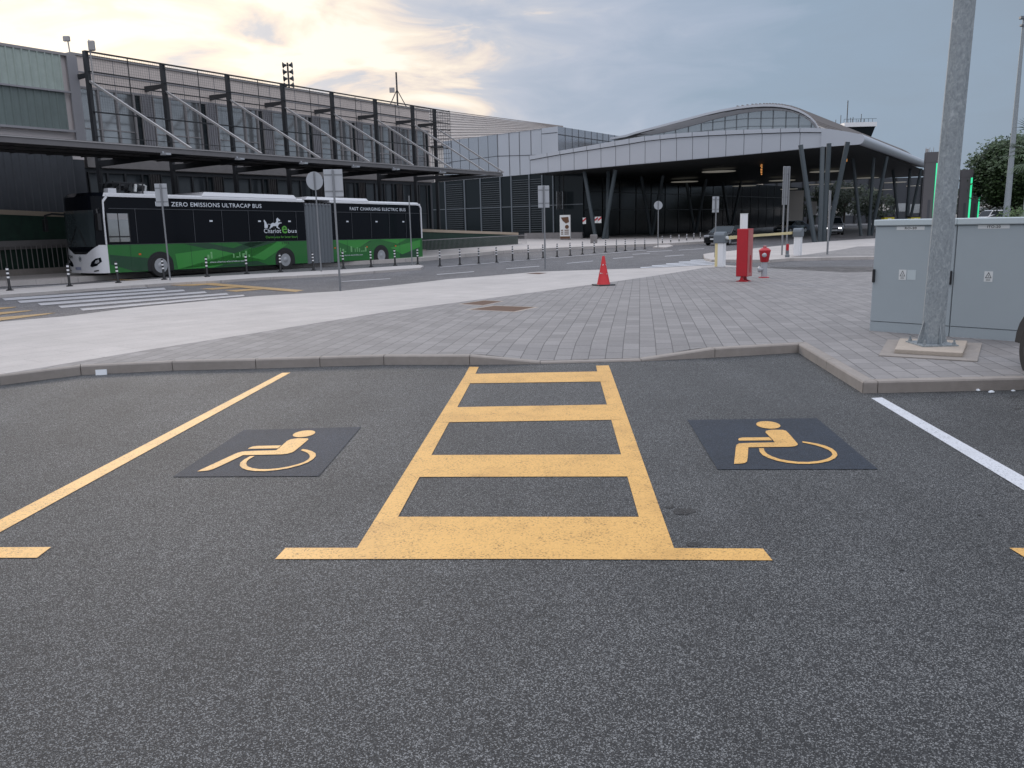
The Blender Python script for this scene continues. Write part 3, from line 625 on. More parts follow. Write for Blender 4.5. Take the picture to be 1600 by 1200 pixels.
for k in range(8):
    a0 = .12+k*pi/4; d = Vector((cos(a0), sin(a0), 0)); s_ = Vector((-sin(a0), cos(a0), 0))*.005
    if k % 2: continue
    A_ = [d*.11+Vector((0, 0, .075)), d*.185+Vector((0, 0, .075)), d*.112+Vector((0, 0, .33))]
    g_ = MB(); g_.add([x+s_ for x in A_]+[x-s_ for x in A_], [(0, 1, 2), (5, 4, 3), (0, 3, 4, 1), (1, 4, 5, 2), (2, 5, 3, 0)]); rel(g_, 'gusset', 'galv')
rel(MB().box(-.2, .2, -.2, .2, .06, .075), 'base_plate', 'galv')
for sx_, sy_ in ((1, 1), (1, -1), (-1, 1), (-1, -1)):
    rel(MB().lathe([(.022, .075), (.022, .1), (.012, .1), (.012, .135)], c=(sx_*.165, sy_*.165, 0), n=6), 'bolt', 'galv')
# ------------------------------------------------------------------ electrical cabinets
c0 = W(1358, 516.6, .11); c1 = W(1588.6, 533.6, .11); cu_ = (c1-c0); cu_.z = 0; cu_.normalize()
cp_ = Plane(c0, cu_)
if cp_.n.dot(C0-c0) < 0: cp_.n = -cp_.n
split = cp_.tz(1482, 525)[0]; tot = cp_.tz(1588.6, 533.6)[0]+.42
def cabinet(t0, t1, lab):
    p0 = cp_.p(t0, 0, .11); t = thing('electrical_cabinet', lab, 'electrical cabinet', p0, group='grey electrical cabinets behind the lamp post')
    f = lambda a, b, c: cp_.p(a, b, c)
    MB().box(t0+.004, t1-.004, -.42, -.006, .11, .235, f).build('plinth', 'cab', t)
    MB().box(t0+.002, t1-.002, -.42, -.012, .239, 1.475, f).build('body', 'cab', t)
    MB().box(t0+.006, t1-.006, -.012, 0, .243, 1.462, f).build('door', 'cab', t, bevel=.003)
    d = kids(t)[-1]
    MB().box(t0-.012 if t0 == 0 else t0, t1, -.44, .03, 1.476, 1.552, f).build('lid', 'cablid', t, bevel=.01)
    return t, d
ca, da = cabinet(0, split, 'left grey electrical cabinet marked RO-20, with black edge handle and two small stickers')
cb, db = cabinet(split+.002, tot, 'right grey electrical cabinet marked ITO-20, with one warning sticker')
def decal(parent, root_plane, x0, y0, x1, y1, m, name, off=.003):
    a = root_plane.tz(x0, y1); b = root_plane.tz(x1, y0)
    return MB().box(a[0], b[0], 0.0005, off, a[1], b[1], lambda u, v, w: root_plane.p(u, v, w)).build(name, m, parent), a, b
for root, door, (x0, y0, x1, y1), txt in ((ca, da, (1401, 353.5, 1445, 359.5), 'RO-20'), (cb, db, (1528, 351, 1578, 357.5), 'ITO-20')):
    o, a, b = decal(root, cp_, x0, y0, x1, y1, 'sticker', 'name_plate')
    tb = MB(); text_into(tb, txt, lambda x, y: cp_.p(a[0]+(b[0]-a[0])*.3+x, .0045, a[1]+.008+y), (b[0]-a[0])*.42, (b[1]-a[1])-.014, .02); tb.build('lettering', 'ink', o)
for root, (x0, y0, x1, y1) in ((ca, (1404, 421.5, 1416.5, 437)), (cb, (1537, 424, 1552, 440))):
    o, a, b = decal(root, cp_, x0, y0, x1, y1, 'sticker', 'warning_sticker')
    w = b[0]-a[0]; h = b[1]-a[1]; cx_ = (a[0]+b[0])/2
    tri = MB(); T = [(cx_-w*.38, a[1]+h*.35), (cx_+w*.38, a[1]+h*.35), (cx_, b[1]-h*.07)]; c_ = ((T[0][0]+T[1][0]+T[2][0])/3, (T[0][1]+T[1][1]+T[2][1])/3)
    T2 = [(c_[0]+(x-c_[0])*.72, c_[1]+(y-c_[1])*.72) for x, y in T]
    tri.add([cp_.p(x, .0045, y) for x, y in T+T2], [(i, (i+1) % 3, 3+(i+1) % 3, 3+i) for i in range(3)])
    tri.add([cp_.p(x, .0045, y) for x, y in [(c_[0]+w*.05, c_[1]+h*.13), (c_[0]-w*.07, c_[1]-.00*h), (c_[0], c_[1]-.01*h), (c_[0]-w*.03, c_[1]-h*.13), (c_[0]+w*.07, c_[1]+.02*h), (c_[0], c_[1]+.03*h)]], [(0, 1, 2, 3, 4, 5)])
    for k in range(2): tri.add([cp_.p(x, .0045, y) for x, y in [(cx_-w*.25, a[1]+h*(.12+.1*k)), (cx_+w*.25, a[1]+h*(.12+.1*k)), (cx_+w*.25, a[1]+h*(.15+.1*k)), (cx_-w*.25, a[1]+h*(.15+.1*k))]], [(0, 1, 2, 3)])
    tri.build('symbol', 'ink', o)
decal(ca, cp_, 1417, 422, 1431.5, 437, 'cablid', 'blank_sticker')
for root, (x0, y0, x1, y1) in ((ca, (1363.6, 420.5, 1368.4, 441)), (cb, (1483, 423, 1488.5, 444.5))):
    a = cp_.tz(x0, y1); b = cp_.tz(x1, y0); MB().box(a[0], b[0], 0.001, .035, a[1], b[1], lambda u, v, w: cp_.p(u, v, w)).build('handle', 'black', root, bevel=.006)
# ------------------------------------------------------------------ hose cabinet, hydrant, white post
P = W(1165, 440.5, .11); z0 = G(P.y)+.11
t = thing('hose_cabinet', 'tall faded red fire hose cabinet on two splayed feet', 'hose cabinet', (P.x+.02, P.y+.28, z0), radians(0))
D1 = azd(-50); D2 = azd(38)     # left face runs back-left, right face runs back-right
zb_ = .13; zt_ = 1.36; wl, wr_ = .30, .37
f = lambda a, b, c: (D1*a+D2*b)[:2]+(c,) if False else tuple((D1*a+D2*b+Vector((0, -.28, c))))
MB().box(0, wl, 0.006, wr_, zb_, zt_, f).build('case', 'red', t, world=False, bevel=.01)
MB().box(0.012, wl-.012, -.004, .005, zb_+.02, zt_-.02, f).build('side_panel', 'red', t, world=False)
MB().box(-.006, 0.0, .03, wr_-.02, zb_+.02, zt_-.02, f).build('door', 'redpale', t, world=False)  # door in a paler, more mottled red than the case
for (a, b) in ((wl*.5, 0.06), (wl*.55, wr_-.06)):
    m_ = MB(); c = Vector(f(a, b, 0)); m_.prism([(-.17, 0), (.17, 0), (.05, .045), (.02, .14), (-.02, .14), (-.05, .045)], lambda u, v, w: tuple(c+D1*u+D2*w+Vector((0, 0, v))), -.03, .03); m_.build('foot', 'red', t, world=False)
MB().lathe([(.012, zb_+.1), (.012, zb_+.55)], c=f(-.012, .2, 0), n=8).build('handle', 'red', t, world=False)
P = W(1160, 425, .11)
P = Vector((P.x, P.y, 0)); z0 = G(P.y)+.11
t = thing('marker_post', 'plain square white post rising behind the red hose cabinet', 'post', (P.x, P.y, z0), radians(12))
hh = topz(P, 333.5)-z0
MB().box(-.09, .09, -.09, .09, 0, hh-.02).build('shaft', 'whitep', t, world=False, bevel=.008)
MB().box(-.095, .095, -.095, .095, hh-.02, hh).build('cap', 'sticker', t, world=False)
P = W(1193.5, 434, .11); z0 = G(P.y)+.11
t = thing('fire_hydrant', 'red topped fire hydrant with silver standpipe on the pavers', 'fire hydrant', (P.x, P.y, z0))
MB().lathe([(.145, 0), (.145, .02), (.1, .03)], n=20).build('flange', 'red', t, world=False, smooth=True)
MB().lathe([(.082, .02), (.082, .46)], n=20).build('standpipe', 'signback', t, world=False, smooth=True)
MB().lathe([(.10, .44), (.115, .46), (.155, .72), (.165, .745), (.165, .77), (.13, .80), (.09, .83), (.05, .84)], n=20).build('head', 'red', t, world=False, smooth=True)
MB().lathe([(.05, .835), (.055, .85), (.05, .885), (.02, .895)], n=6).build('operating_nut', 'redpale', t, world=False)
ax = lambda x, y, z: (-.02-.06+x*.9, -z, .66+y)
MB().lathe([(.045, .09), (.06, .10), (.06, .16), (.04, .175), (.02, .18)], n=14, ax=lambda x, y, z: (-.05+x, -z, .64+y)).build('outlet', 'signback', t, world=False, smooth=True)
MB().lathe([(.04, .05), (.05, .09), (.085, .12), (.085, .16), (.05, .19)], n=14, ax=lambda x, y, z: (-z, -.03+x, .24+y)).build('outlet', 'signback', t, world=False, smooth=True)
# ------------------------------------------------------------------ road signs seen from the back
def sign(base, dz, topy, lab, kind, w=0, h=0, az=0, r=.03, name='road_sign', cat='road sign', posts=1, lean=0, gap=.5):
    P = W(*base, dz); P.z = G(P.y)+dz; zt = topz(P, topy)-P.z
    t = thing(name, lab, cat, P, radians(-az))
    for k in range(posts):
        x = (k-(posts-1)/2)*gap
        MB().tube([(x, 0, 0), (x+lean, 0, zt-.02)], r, 10).build('pole', 'pole', t, world=False, smooth=True)
    if kind == 'rect':
        MB().box(-w/2+lean, w/2+lean, .035, .05, zt-h, zt).build('panel', 'signback', t, world=False, bevel=.006)
        m_ = MB()
        for zz_ in (zt-h*.2, zt-h*.8): m_.box(-w*.48+lean, w*.48+lean, .0+.028, .035, zz_-.02, zz_+.02)
        m_.box(-.03+lean, .03+lean, .02, .0345, zt-h, zt-.01); m_.build('bracket', 'pole', t, world=False)
    if kind == 'disc':
        MB().lathe([(w/2, .035), (w/2, .045)], n=32, ax=lambda x, y, z: (x+lean, z, zt-w/2+y)).build('panel', 'signback', t, world=False)
        MB().box(-.03+lean, .03+lean, .02, .0345, zt-w*.9, zt-w*.1).build('bracket', 'pole', t, world=False)
    return t
sign((266, 438), .09, 287, 'rectangular sign seen from behind, standing before the bus front wheel', 'rect', .42, .8, -12)
sign((532, 455), 0, 264.5, 'nearest rectangular sign back with tall grey pole at the footpath edge', 'rect', .52, .75, -10)
sign((502, 424), .09, 268, 'round sign back on a leaning pole before the grey bus bellows', 'disc', .74, 0, -38, lean=.0)
sign((644, 414.5), .09, 305, 'bare grey pole without sign near the rear of the bus', 'none', name='bare_pole', cat='pole')
sign((852, 421), .11, 290, 'rectangular sign back left of the traffic cone at the road edge', 'rect', .45, .8, -20)
sign((1028, 386), .08, 314, 'small round sign back on thin pole, nearest the canopy bollards', 'disc', .6, 0, 0, r=.035)
sign((1117, 402), .12, 307, 'small rectangular sign back on thin pole behind the left barrier', 'rect', .36, .72, -20)
tw = sign((1225, 398.5), .12, 260, 'tall grey double-post sign back at the drop-off entrance', 'rect', .42, 1.75, -25, r=.04, posts=2, gap=.27)
MB().box(-.2, .2, .05, .06, 3.1, 3.14).build('seam', 'seam', tw, world=False)
sign((1292.5, 398), .12, 297, 'thin pole with narrow edge-on sign in front of the canopy columns', 'rect', .12, .95, -70, r=.045)
P = W(1230, 402, .12); t = thing('marker_post', 'short red and grey marker post at the island kerb', 'post', (P.x, P.y, G(P.y)+.12))
MB().lathe([(.10, 0), (.10, .1), (.07, .14), (.07, .3)], n=12).build('base', 'greyp', t, world=False)
MB().lathe([(.06, .3), (.06, .55), (.05, .58)], n=12).build('red_band', 'red', t, world=False)
# ------------------------------------------------------------------ barriers
BL = W(1125, 417, .11); BL.z = G(BL.y)+.11; BR = W(1246, 399.5, .12); BR.z = G(BR.y)+.12
def barrier(P, Q, lab, flip):
    d = (Q-P); d.z = 0; L = d.length/2-.5; az = atan2(d.y, d.x)
    t = thing('parking_barrier', lab, 'barrier', P, az, 'car park entrance barriers')
    MB().box(-.17, .17, -.15, .15, 0, .88).build('housing', 'whitep', t, world=False, bevel=.015)
    MB().box(-.178, -.17, .04, .14, .02, .85).build('side_strip', 'armyellow' if flip else 'whitep', t, world=False)
    m_ = MB(); m_.prism([(-.22, .86), (.22, .86), (.23, 1.1), (.19, 1.2), (.08, 1.26), (-.14, 1.25), (-.22, 1.15)], lambda u, v, w: (u, w, v), -.2, .2); m_.build('head', 'greyp', t, world=False, bevel=.03)
    dz_ = (Q.z-P.z)/2*.3
    MB().hexa([(.0, -.27, .98), (.0, -.22, .98), (.0, -.22, 1.1), (.0, -.27, 1.1), (L, -.27, 1.0+dz_), (L, -.22, 1.0+dz_), (L, -.22, 1.09+dz_), (L, -.27, 1.09+dz_)]).build('arm', 'armyellow', t, world=False)
    MB().lathe([(.06, .2), (.06, .28)], n=12, ax=lambda x, y, z: (x, -z, 1.04+y)).build('hub', 'sticker', t, world=False)
    return t
barrier(BL, BR, 'nearer left barrier with grey hood, white housing and lowered cream arm', True)
barrier(BR, BL, 'farther right barrier with grey hood and cream arm pointing left', False)

# ------------------------------------------------------------------ articulated bus
A_ = W(253, 433); B_ = W(597, 411)
bu = B_-A_; bu.z = 0; bu.normalize(); sl_ = .0165
bx = (bu-Vector((0, 0, sl_))).normalized(); by = Vector((-bu.y, bu.x, 0)); bz = bx.cross(by)
bus = thing('articulated_bus', 'long green, black and white articulated electric bus at the stop', 'bus', A_)
Mb = Matrix((bx, by, bz)).transposed().to_4x4(); Mb.translation = A_
bus.rotation_euler = Mb.to_euler(); bpy.context.view_layer.update()
def bb(mb, name, m, parent=None, **k): return mb.build(name, m, parent or bus, world=False, **k)
ZS, ZM, ZR, ZT = .28, 1.39, 3.28, 3.43
planF = [(8.1, 0), (-2.25, 0), (-2.45, .05), (-2.58, .18), (-2.65, .45), (-2.69, 1.27), (-2.65, 2.1), (-2.58, 2.37), (-2.45, 2.5), (-2.25, 2.55), (8.1, 2.55)]
planR = [(9.9, 2.55), (16.85, 2.55), (17.05, 2.5), (17.15, 2.35), (17.18, 1.27), (17.15, .2), (17.05, .05), (16.85, 0), (9.9, 0)]
def band(plan, z0, z1, ins0=0, ins1=0, cap=True, mfun=None):
    m_ = MB(); n = len(plan); cxx = sum(p[0] for p in plan)/n
    def pt(p, z, ins): 
        x, y = p; yy = 1.275+(y-1.275)*(1-ins/1.275); s_ = -1 if plan is planF else 1
        xx = x
        if plan is planF and x < -2: xx = x+ins
        if plan is planR and x > 16: xx = x-ins
        return (xx, yy, z)
    vs = [pt(p, z0, ins0) for p in plan]+[pt(p, z1, ins1) for p in plan]
    m_.v = vs
    for i in range(n):
        j = (i+1) % n; m_.f.append([i, j, n+j, n+i]); m_.m.append(mfun(plan[i], plan[j]) if mfun else 0)
    if cap: m_.f.append(list(range(n, 2*n))); m_.m.append(0)
    m_.f.append(list(range(n))[::-1]); m_.m.append(0)
    return m_
frontw = lambda p, q_: 1 if (p[0] < -2.2 and q_[0] < -2.2) else 0
bb(band(planF, ZS, ZM, cap=False, mfun=frontw), 'lower_body', ['busgreen', 'buswhite'], smooth=True)
bb(band(planF, ZM, ZR, 0, .03, cap=False), 'window_band', 'glassblk', smooth=True)
bb(band(planF, ZR, ZT, .025, .16, mfun=frontw), 'roof', ['buswhite', 'glassblk'])
bb(band(planR, ZS, ZM, cap=False), 'lower_body', 'busgreen', smooth=True)
bb(band(planR, ZM, ZR, 0, .03, cap=False), 'window_band', 'glassblk', smooth=True)
bb(band(planR, ZR, ZT, .025, .16), 'roof', 'buswhite')
# roof boxes
for x0, x1, zt in ((2.3, 7.75, 3.6), (8.25, 12.8, 3.56)):
    m_ = MB(); m_.hexa([(x0, .1, ZT-.03), (x1, .1, ZT-.03), (x1, 2.45, ZT-.03), (x0, 2.45, ZT-.03), (x0+.25, .18, zt), (x1-.12, .18, zt), (x1-.12, 2.37, zt), (x0+.25, 2.37, zt)]); bb(m_, 'battery_housing', 'buswhite', bevel=.03)
# white corner trims
def trim(pts, w=.075):
    m_ = MB()
    for (x0, z0), (x1, z1) in zip(pts[:-1], pts[1:]): m_.bar((x0, -.006, z0), (x1, -.006, z1), .012, w, up=(0, 1, 0)) if False else m_.add(*[[(x0, -.012, z0), (x1, -.012, z1), (x1+w*(z1 != z0), -.012, z1-w*(x1 != x0)), (x0+w*(z1 != z0), -.012, z0-w*(x1 != x0)), (x0, .02, z0), (x1, .02, z1), (x1+w*(z1 != z0), .02, z1-w*(x1 != x0)), (x0+w*(z1 != z0), .02, z0-w*(x1 != x0))], [(0, 1, 2, 3), (7, 6, 5, 4), (0, 4, 5, 1), (1, 5, 6, 2), (2, 6, 7, 3), (3, 7, 4, 0)]])
    return m_
bb(trim([(-2.12, 3.3), (-2.28, 3.12), (-2.31, 2.4), (-2.31, 1.4)], .06), 'front_trim', 'buswhite')
bb(MB().box(-2.1, 8.1, -.01, .02, 3.27, 3.36), 'roof_trim', 'buswhite')
bb(MB().box(9.9, 16.9, -.01, .02, 3.27, 3.36), 'roof_trim', 'buswhite')
bb(MB().prism([(16.6, 3.36), (16.85, 3.32), (17.0, 3.15), (17.02, 1.39), (16.93, 1.39), (16.93, 3.1), (16.8, 3.25), (16.6, 3.27)], lambda u, v, w: (u, w, v), -.012, .05), 'rear_trim', 'buswhite')
# bellows
m_ = MB(); nb = 8; zig = []
for k in range(nb*2+1): zig.append((8.1+1.8*k/(nb*2), .02 if k % 2 == 0 else .13))
for z0, z1 in ((.25, 3.2),):
    m_.strip([(x, y, z0) for x, y in zig], [(x, y, z1) for x, y in zig]); m_.m = [i % 2 for i in range(len(m_.f))]; m_.strip([(x, 2.55-y, z0) for x, y in zig], [(x, 2.55-y, z1) for x, y in zig])
    m_.strip([(x, .05, z1-y+.05) for x, y in zig], [(x, 2.5, z1-y+.05) for x, y in zig]); m_.strip([(x, .05, z0) for x, y in zig], [(x, 2.5, z0) for x, y in zig])
bb(m_, 'bellows', ['bellow', 'greyp'])  # every second fold face is darker, pleat shading put into the colour
bb(MB().box(8.25, 9.8, .15, 2.4, .3, 3.1), 'bellows_lining', 'black')
# livery
liv = MB(); Y = -.004
def pz(k, *pts): liv.k = k; liv.add([(x, Y-.001*k, z) for x, z in pts], [list(range(len(pts)))])
pz(0, (-2.2, 1.0), (-.2, .78), (.0, .3), (-1.2, .3), (-2.2, .62))
pz(0, (1.2, 1.36), (3.6, .86), (5.6, 1.37), (4.6, 1.37), (3.7, 1.12), (2.4, 1.37))
pz(1, (.72, .95), (2.6, 1.12), (5.4, .52), (7.0, 1.3), (6.3, 1.38), (4.9, .75), (2.6, .3), (.8, .3))
pz(1, (9.92, 1.37), (11.6, .9), (12.6, 1.32), (13.4, 1.37), (14.8, 1.1), (15.6, 1.37), (11.0, 1.37))
pz(1, (14.2, .9), (16.8, 1.3), (16.8, .9), (15.2, .5))
pz(0, (10.3, 1.37), (11.7, .98), (13.0, 1.38))
pz(0, (15.0, .72), (16.6, .8), (16.6, .32), (15.0, .32))
pz(0, (2.7, .45), (5.0, .5), (5.6, .3), (2.2, .3))
pz(0, (3.9, 1.37), (5.0, 1.05), (6.2, 1.37))
for lo_, hi_ in ((-5, 9), (9, 20)):
    sel = [i for i, f_ in enumerate(liv.f) if lo_ < liv.v[f_[0]][0] < hi_]; sub = MB()
    for i in sel: sub.k = liv.m[i]; sub.add([liv.v[j] for j in liv.f[i]], [list(range(len(liv.f[i])))])
    bb(sub, 'livery_pattern', ['busgreenD', 'busgreenL'])
ct = MB()
def icon(x, z, s_=1):
    r_ = random.Random(int(x*100))
    for k in range(14):
        w = r_.uniform(.05, .14)*s_; h = r_.choice((.12, .2, .35, .1, .28))*s_; xx = x+k*.17*s_
        if r_.random() < .3: continue
        n = max(1, int(h/.06))
        for j in range(n): ct.box(xx, xx+w, -.012, -.007, z+j*.06, z+j*.06+.042)
icon(2.3, .7); icon(10.2, .75, .9)
bb(ct, 'skyline_motif', 'palegreen')
f = lambda x0, z0, y=-.014: (lambda x, y_: (x0+x, y, z0+y_))
tx = MB(); text_into(tx, '100% ZERO EMISSIONS ULTRACAP BUS', f(.0, 2.94, -.012), 5.45, .18, .008)
bb(tx, 'lettering', 'txtwhite'); tx = MB(); text_into(tx, 'FAST CHARGING ELECTRIC BUS', f(11.2, 2.92, -.012), 4.4, .165, .008)
bb(tx, 'lettering', 'txtwhite'); tx = MB(); text_into(tx, 'Chariot', f(5.5, 1.78, -.012), 1.02, .21, .008); bb(tx, 'lettering', 'txtwhite'); tx = MB(); text_into(tx, 'bus', f(6.95, 1.78, -.012), .55, .19, .008)
bb(tx, 'lettering', 'txtwhite'); tx = MB(); text_into(tx, 'www.chariot-electricbus.com', f(2.4, .5, -.014), 1.9, .075, .01); bb(tx, 'lettering', 'txtwhite'); tx = MB(); text_into(tx, 'www.chariot-electricbus.com', f(10.3, .55, -.014), 1.7, .075, .01)
bb(tx, 'lettering', 'txtwhite')
tg = MB(); text_into(tg, 'e', f(6.57, 1.76, -.014), .33, .36, .012); text_into(tg, 'Chariot e-bus for better future', f(5.58, 1.54, -.014), 1.95, .11, .006)
bb(tg, 'lettering', 'txtgreen')
tb = MB(); text_into(tb, '1704', f(6.55, 1.24, -.01), .42, .1, .02); bb(tb, 'fleet_number', 'ink')
# chariot emblem: horse at the gallop with a chariot
em = MB(); S_ = lambda pts: em.add([(5.5+x*.011, -.013, 2.02+z*.011) for x, z in pts], [list(range(len(pts)))])
S_([(36, 8), (40, 18), (50, 22), (62, 20), (70, 27), (70, 38), (78, 44), (90, 34), (92, 28), (86, 29), (82, 31), (80, 22), (86, 24), (98, 23), (99, 20), (88, 19), (80, 12), (76, 4), (86, -2), (84, -5), (70, 1), (68, 8), (52, 8), (44, 2), (36, 0), (34, -5), (30, -4), (32, 2)])
S_([(4, 0), (20, 0), (24, 12), (18, 16), (14, 26), (9, 30), (8, 34), (3, 34), (2, 28), (5, 22), (4, 12)]); S_([(22, 15), (42, 14), (42, 16), (22, 17)])
bb(em, 'emblem', 'txtwhite')
st = MB()
for x in (2.55, 5.2, 7.0, 10.9, 13.1, 15.3): st.box(x, x+.16, -.013, -.006, 2.3, 2.37)
bb(st, 'window_sticker', 'txtwhite')
m_ = MB()
for x in (-.95, .35, 1.75, 3.2, 4.65, 6.1, 7.5, 11.3, 12.75, 14.2, 15.6): m_.box(x, x+.025, -.009, -.002, 1.45, 2.82)
for x0, x1 in ((-2.05, 8.05), (9.95, 16.8)): m_.box(x0, x1, -.0095, -.0021, 2.80, 2.825); m_.box(x0, x1, -.0095, -.0021, 1.385, 1.40)
bb(m_, 'pane_joints', 'seam')
m_ = MB()
for x in (-1.3, 1.5, 3.1, 4.7, 10.9, 15.0): m_.box(x, x+.012, -.0095, -.0055, .3, 1.38)
bb(m_, 'body_joints', 'busgreenD')
# driver's window
dw = bb(MB().box(-2.15, -1.25, -.012, -.004, 1.5, 2.62), 'side_window', 'glassup')
bb(MB().box(-2.1, -1.3, -.016, -.0125, 2.38, 2.6), 'blind', 'curtain', dw)
m_ = MB(); [m_.box(x, x+.035, -.022, -.0165, 1.48, 2.64) for x in (-2.18, -1.72, -1.27)]; m_.box(-2.18, -1.24, -.026, -.0225, 1.68, 1.73); bb(m_, 'frame', 'black', dw)
# front mask
def fx(y):
    P_ = [(p[1], p[0]) for p in planF[1:-1]]
    for (y0, x0), (y1, x1) in zip(P_[:-1], P_[1:]):
        if y0 <= y <= y1: return x0+(x1-x0)*(y-y0)/(y1-y0)
    return -2.25
def fpatch(pts, off, name, m, parent=None, seg=10):
    # pts: polygon in (y,z); cut into vertical strips so it follows the curved nose
    b = bmesh.new(); vs = [b.verts.new((0, y, z)) for y, z in pts]; ff = b.faces.new(vs)
    for y in (.05, .18, .45, .8, 1.27, 1.7, 2.1, 2.37, 2.5): bmesh.ops.bisect_plane(b, geom=b.verts[:]+b.edges[:]+b.faces[:], plane_co=(0, y, 0), plane_no=(0, 1, 0))
    m_ = MB(); b.verts.index_update()
    m_.add([(fx(v.co.y)-off, v.co.y, v.co.z) for v in b.verts], [[v.index for v in f_.verts] for f_ in b.faces]); b.free()
    return bb(m_, name, m, parent)
fpatch([(.2, 1.32), (2.35, 1.32), (2.38, 2.75), (.17, 2.75)], .012, 'windscreen', 'shield')
fpatch([(.14, 1.36), (.85, 1.03), (1.7, 1.03), (2.41, 1.36), (2.43, 1.42), (.12, 1.42)], .006, 'front_mask', 'glassblk')
fpatch([(.75, 1.06), (1.8, 1.06), (1.9, 1.13), (.65, 1.13)], .010, 'front_grille', 'black')
for s_ in (0, 1):
    g = lambda y: y if s_ == 0 else 2.55-y
    pl = [(g(y), z) for y, z in [(.10, .90), (.08, .74), (.25, .58), (.55, .52), (.66, .56), (.55, .72), (.3, .86)]]
    fpatch(pl if s_ == 0 else pl[::-1], .010, 'headlight', 'glassblk')
    hl = kids(bus)[-1]
    pl = [(g(y), z) for y, z in [(.16, .82), (.15, .72), (.25, .66), (.36, .68), (.3, .78)]]
    fpatch(pl if s_ == 0 else pl[::-1], .014, 'lens', 'lens', hl)
    pl = [(g(y), z) for y, z in [(.2, .42), (.45, .38), (.42, .34), (.18, .37)]]; fpatch(pl if s_ == 0 else pl[::-1], .012, 'fog_lamp', 'black')
fpatch([(1.3, .40), (1.75, .40), (1.75, .52), (1.3, .52)], .014, 'number_plate', 'plate')
m_ = MB(); text_into(m_, 'B 1704 HK', lambda x, y: (fx(1.7)-.019, 1.73-x, .425+y), .4, .07, .02); bb(m_, 'plate_lettering', 'ink')
m_ = MB(); text_into(m_, '1704', lambda x, y: (fx(2.0)-.02, 2.28-x, .87+y), .38, .12, .03); bb(m_, 'fleet_number', 'ink')
m_ = MB()
for k in range(12):
    a0 = k/12*2*pi; a1 = (k+1)/12*2*pi
    m_.add([(-2.705, 1.3+.10*cos(a0), .84+.10*sin(a0)), (-2.705, 1.3+.10*cos(a1), .84+.10*sin(a1)), (-2.705, 1.3+.078*cos(a1), .84+.078*sin(a1)), (-2.705, 1.3+.078*cos(a0), .84+.078*sin(a0))], [(0, 1, 2, 3)])
for k in range(3): m_.box(-2.712, -2.702, 1.25+k*.03, 1.27+k*.03, .79, .89)
bb(m_, 'emblem', 'greyp')
m_ = MB(); m_.bar((-2.72, 1.9, 1.36), (-2.73, 1.3, 2.1), .02); m_.bar((-2.72, .7, 1.36), (-2.73, 1.1, 2.0), .02); bb(m_, 'wiper', 'black')
# mirrors
m_ = MB(); m_.tube([(-2.5, 2.45, 2.62), (-2.8, 2.9, 2.66), (-2.9, 3.25, 2.6), (-2.9, 3.3, 2.4)], .045, 8); m_.box(-2.98, -2.84, 3.18, 3.4, 1.95, 2.45); bb(m_, 'mirror', 'black', bevel=.02)
m_ = MB(); m_.tube([(-2.4, .1, 2.8), (-2.62, -.12, 2.75), (-2.62, -.16, 2.6)], .04, 8); m_.box(-2.68, -2.54, -.26, -.06, 1.95, 2.6); bb(m_, 'mirror', 'black', bevel=.02)
# wheels
def wheel(x, y0, yo, r=.49, rear=False):
    sgn = -1 if yo < y0 else 1
    w = bb(MB().lathe([(r*.62, .0), (r*.94, 0), (r, .04), (r, .26), (r*.94, .3), (r*.6, .3)], n=36, ax=lambda a, b, c: (x+a, yo-sgn*c, r+b)), 'wheel', 'rubber', smooth=True)
    bb(MB().lathe([(r*.62, -.004), (r*.60, .02), (r*.5, .05 if not rear else .12), (r*.3, .05 if not rear else .14), (r*.27, -.01), (r*.12, -.03), (0.01, -.03)], n=32, ax=lambda a, b, c: (x+a, yo-sgn*c, r+b)), 'rim', 'rim', w, smooth=True)
    hl_ = MB()
    for k in range(8):
        a0 = k*pi/4; hl_.lathe([(.035, .0), (.035, -.001)], n=8, ax=lambda a, b, c: (x+r*.43*cos(a0)+a, yo-sgn*(c+.030 if not rear else c+.10), r+r*.43*sin(a0)+b))
    bb(hl_, 'rim_holes', 'black', w)
for x in (0, 6.68, 13.45):
    ar = MB(); pts = [(x+.60*cos(i*pi/18), .55+.52*sin(i*pi/18)) for i in range(19)]+[(x-.60, ZS-.01), (x+.60, ZS-.01)]
    ar.prism(pts, lambda u, v, w: (u, w, v), -.009, .02); bb(ar, 'wheel_arch', 'black')
    wheel(x, 1.27, -.02, rear=x > 1); wheel(x, 1.27, 2.57, rear=x > 1)
bb(MB().box(-2.2, 8.0, .25, 2.3, .2, .4), 'underbody', 'black'); bb(MB().box(10, 16.8, .25, 2.3, .2, .4), 'underbody', 'black')
m_ = MB(); [m_.box(x, x+.1, -.015, -.006, .95, 1.02) for x in (-.95, 9.95, 12.3, 14.6)]; bb(m_, 'side_marker', 'orange')
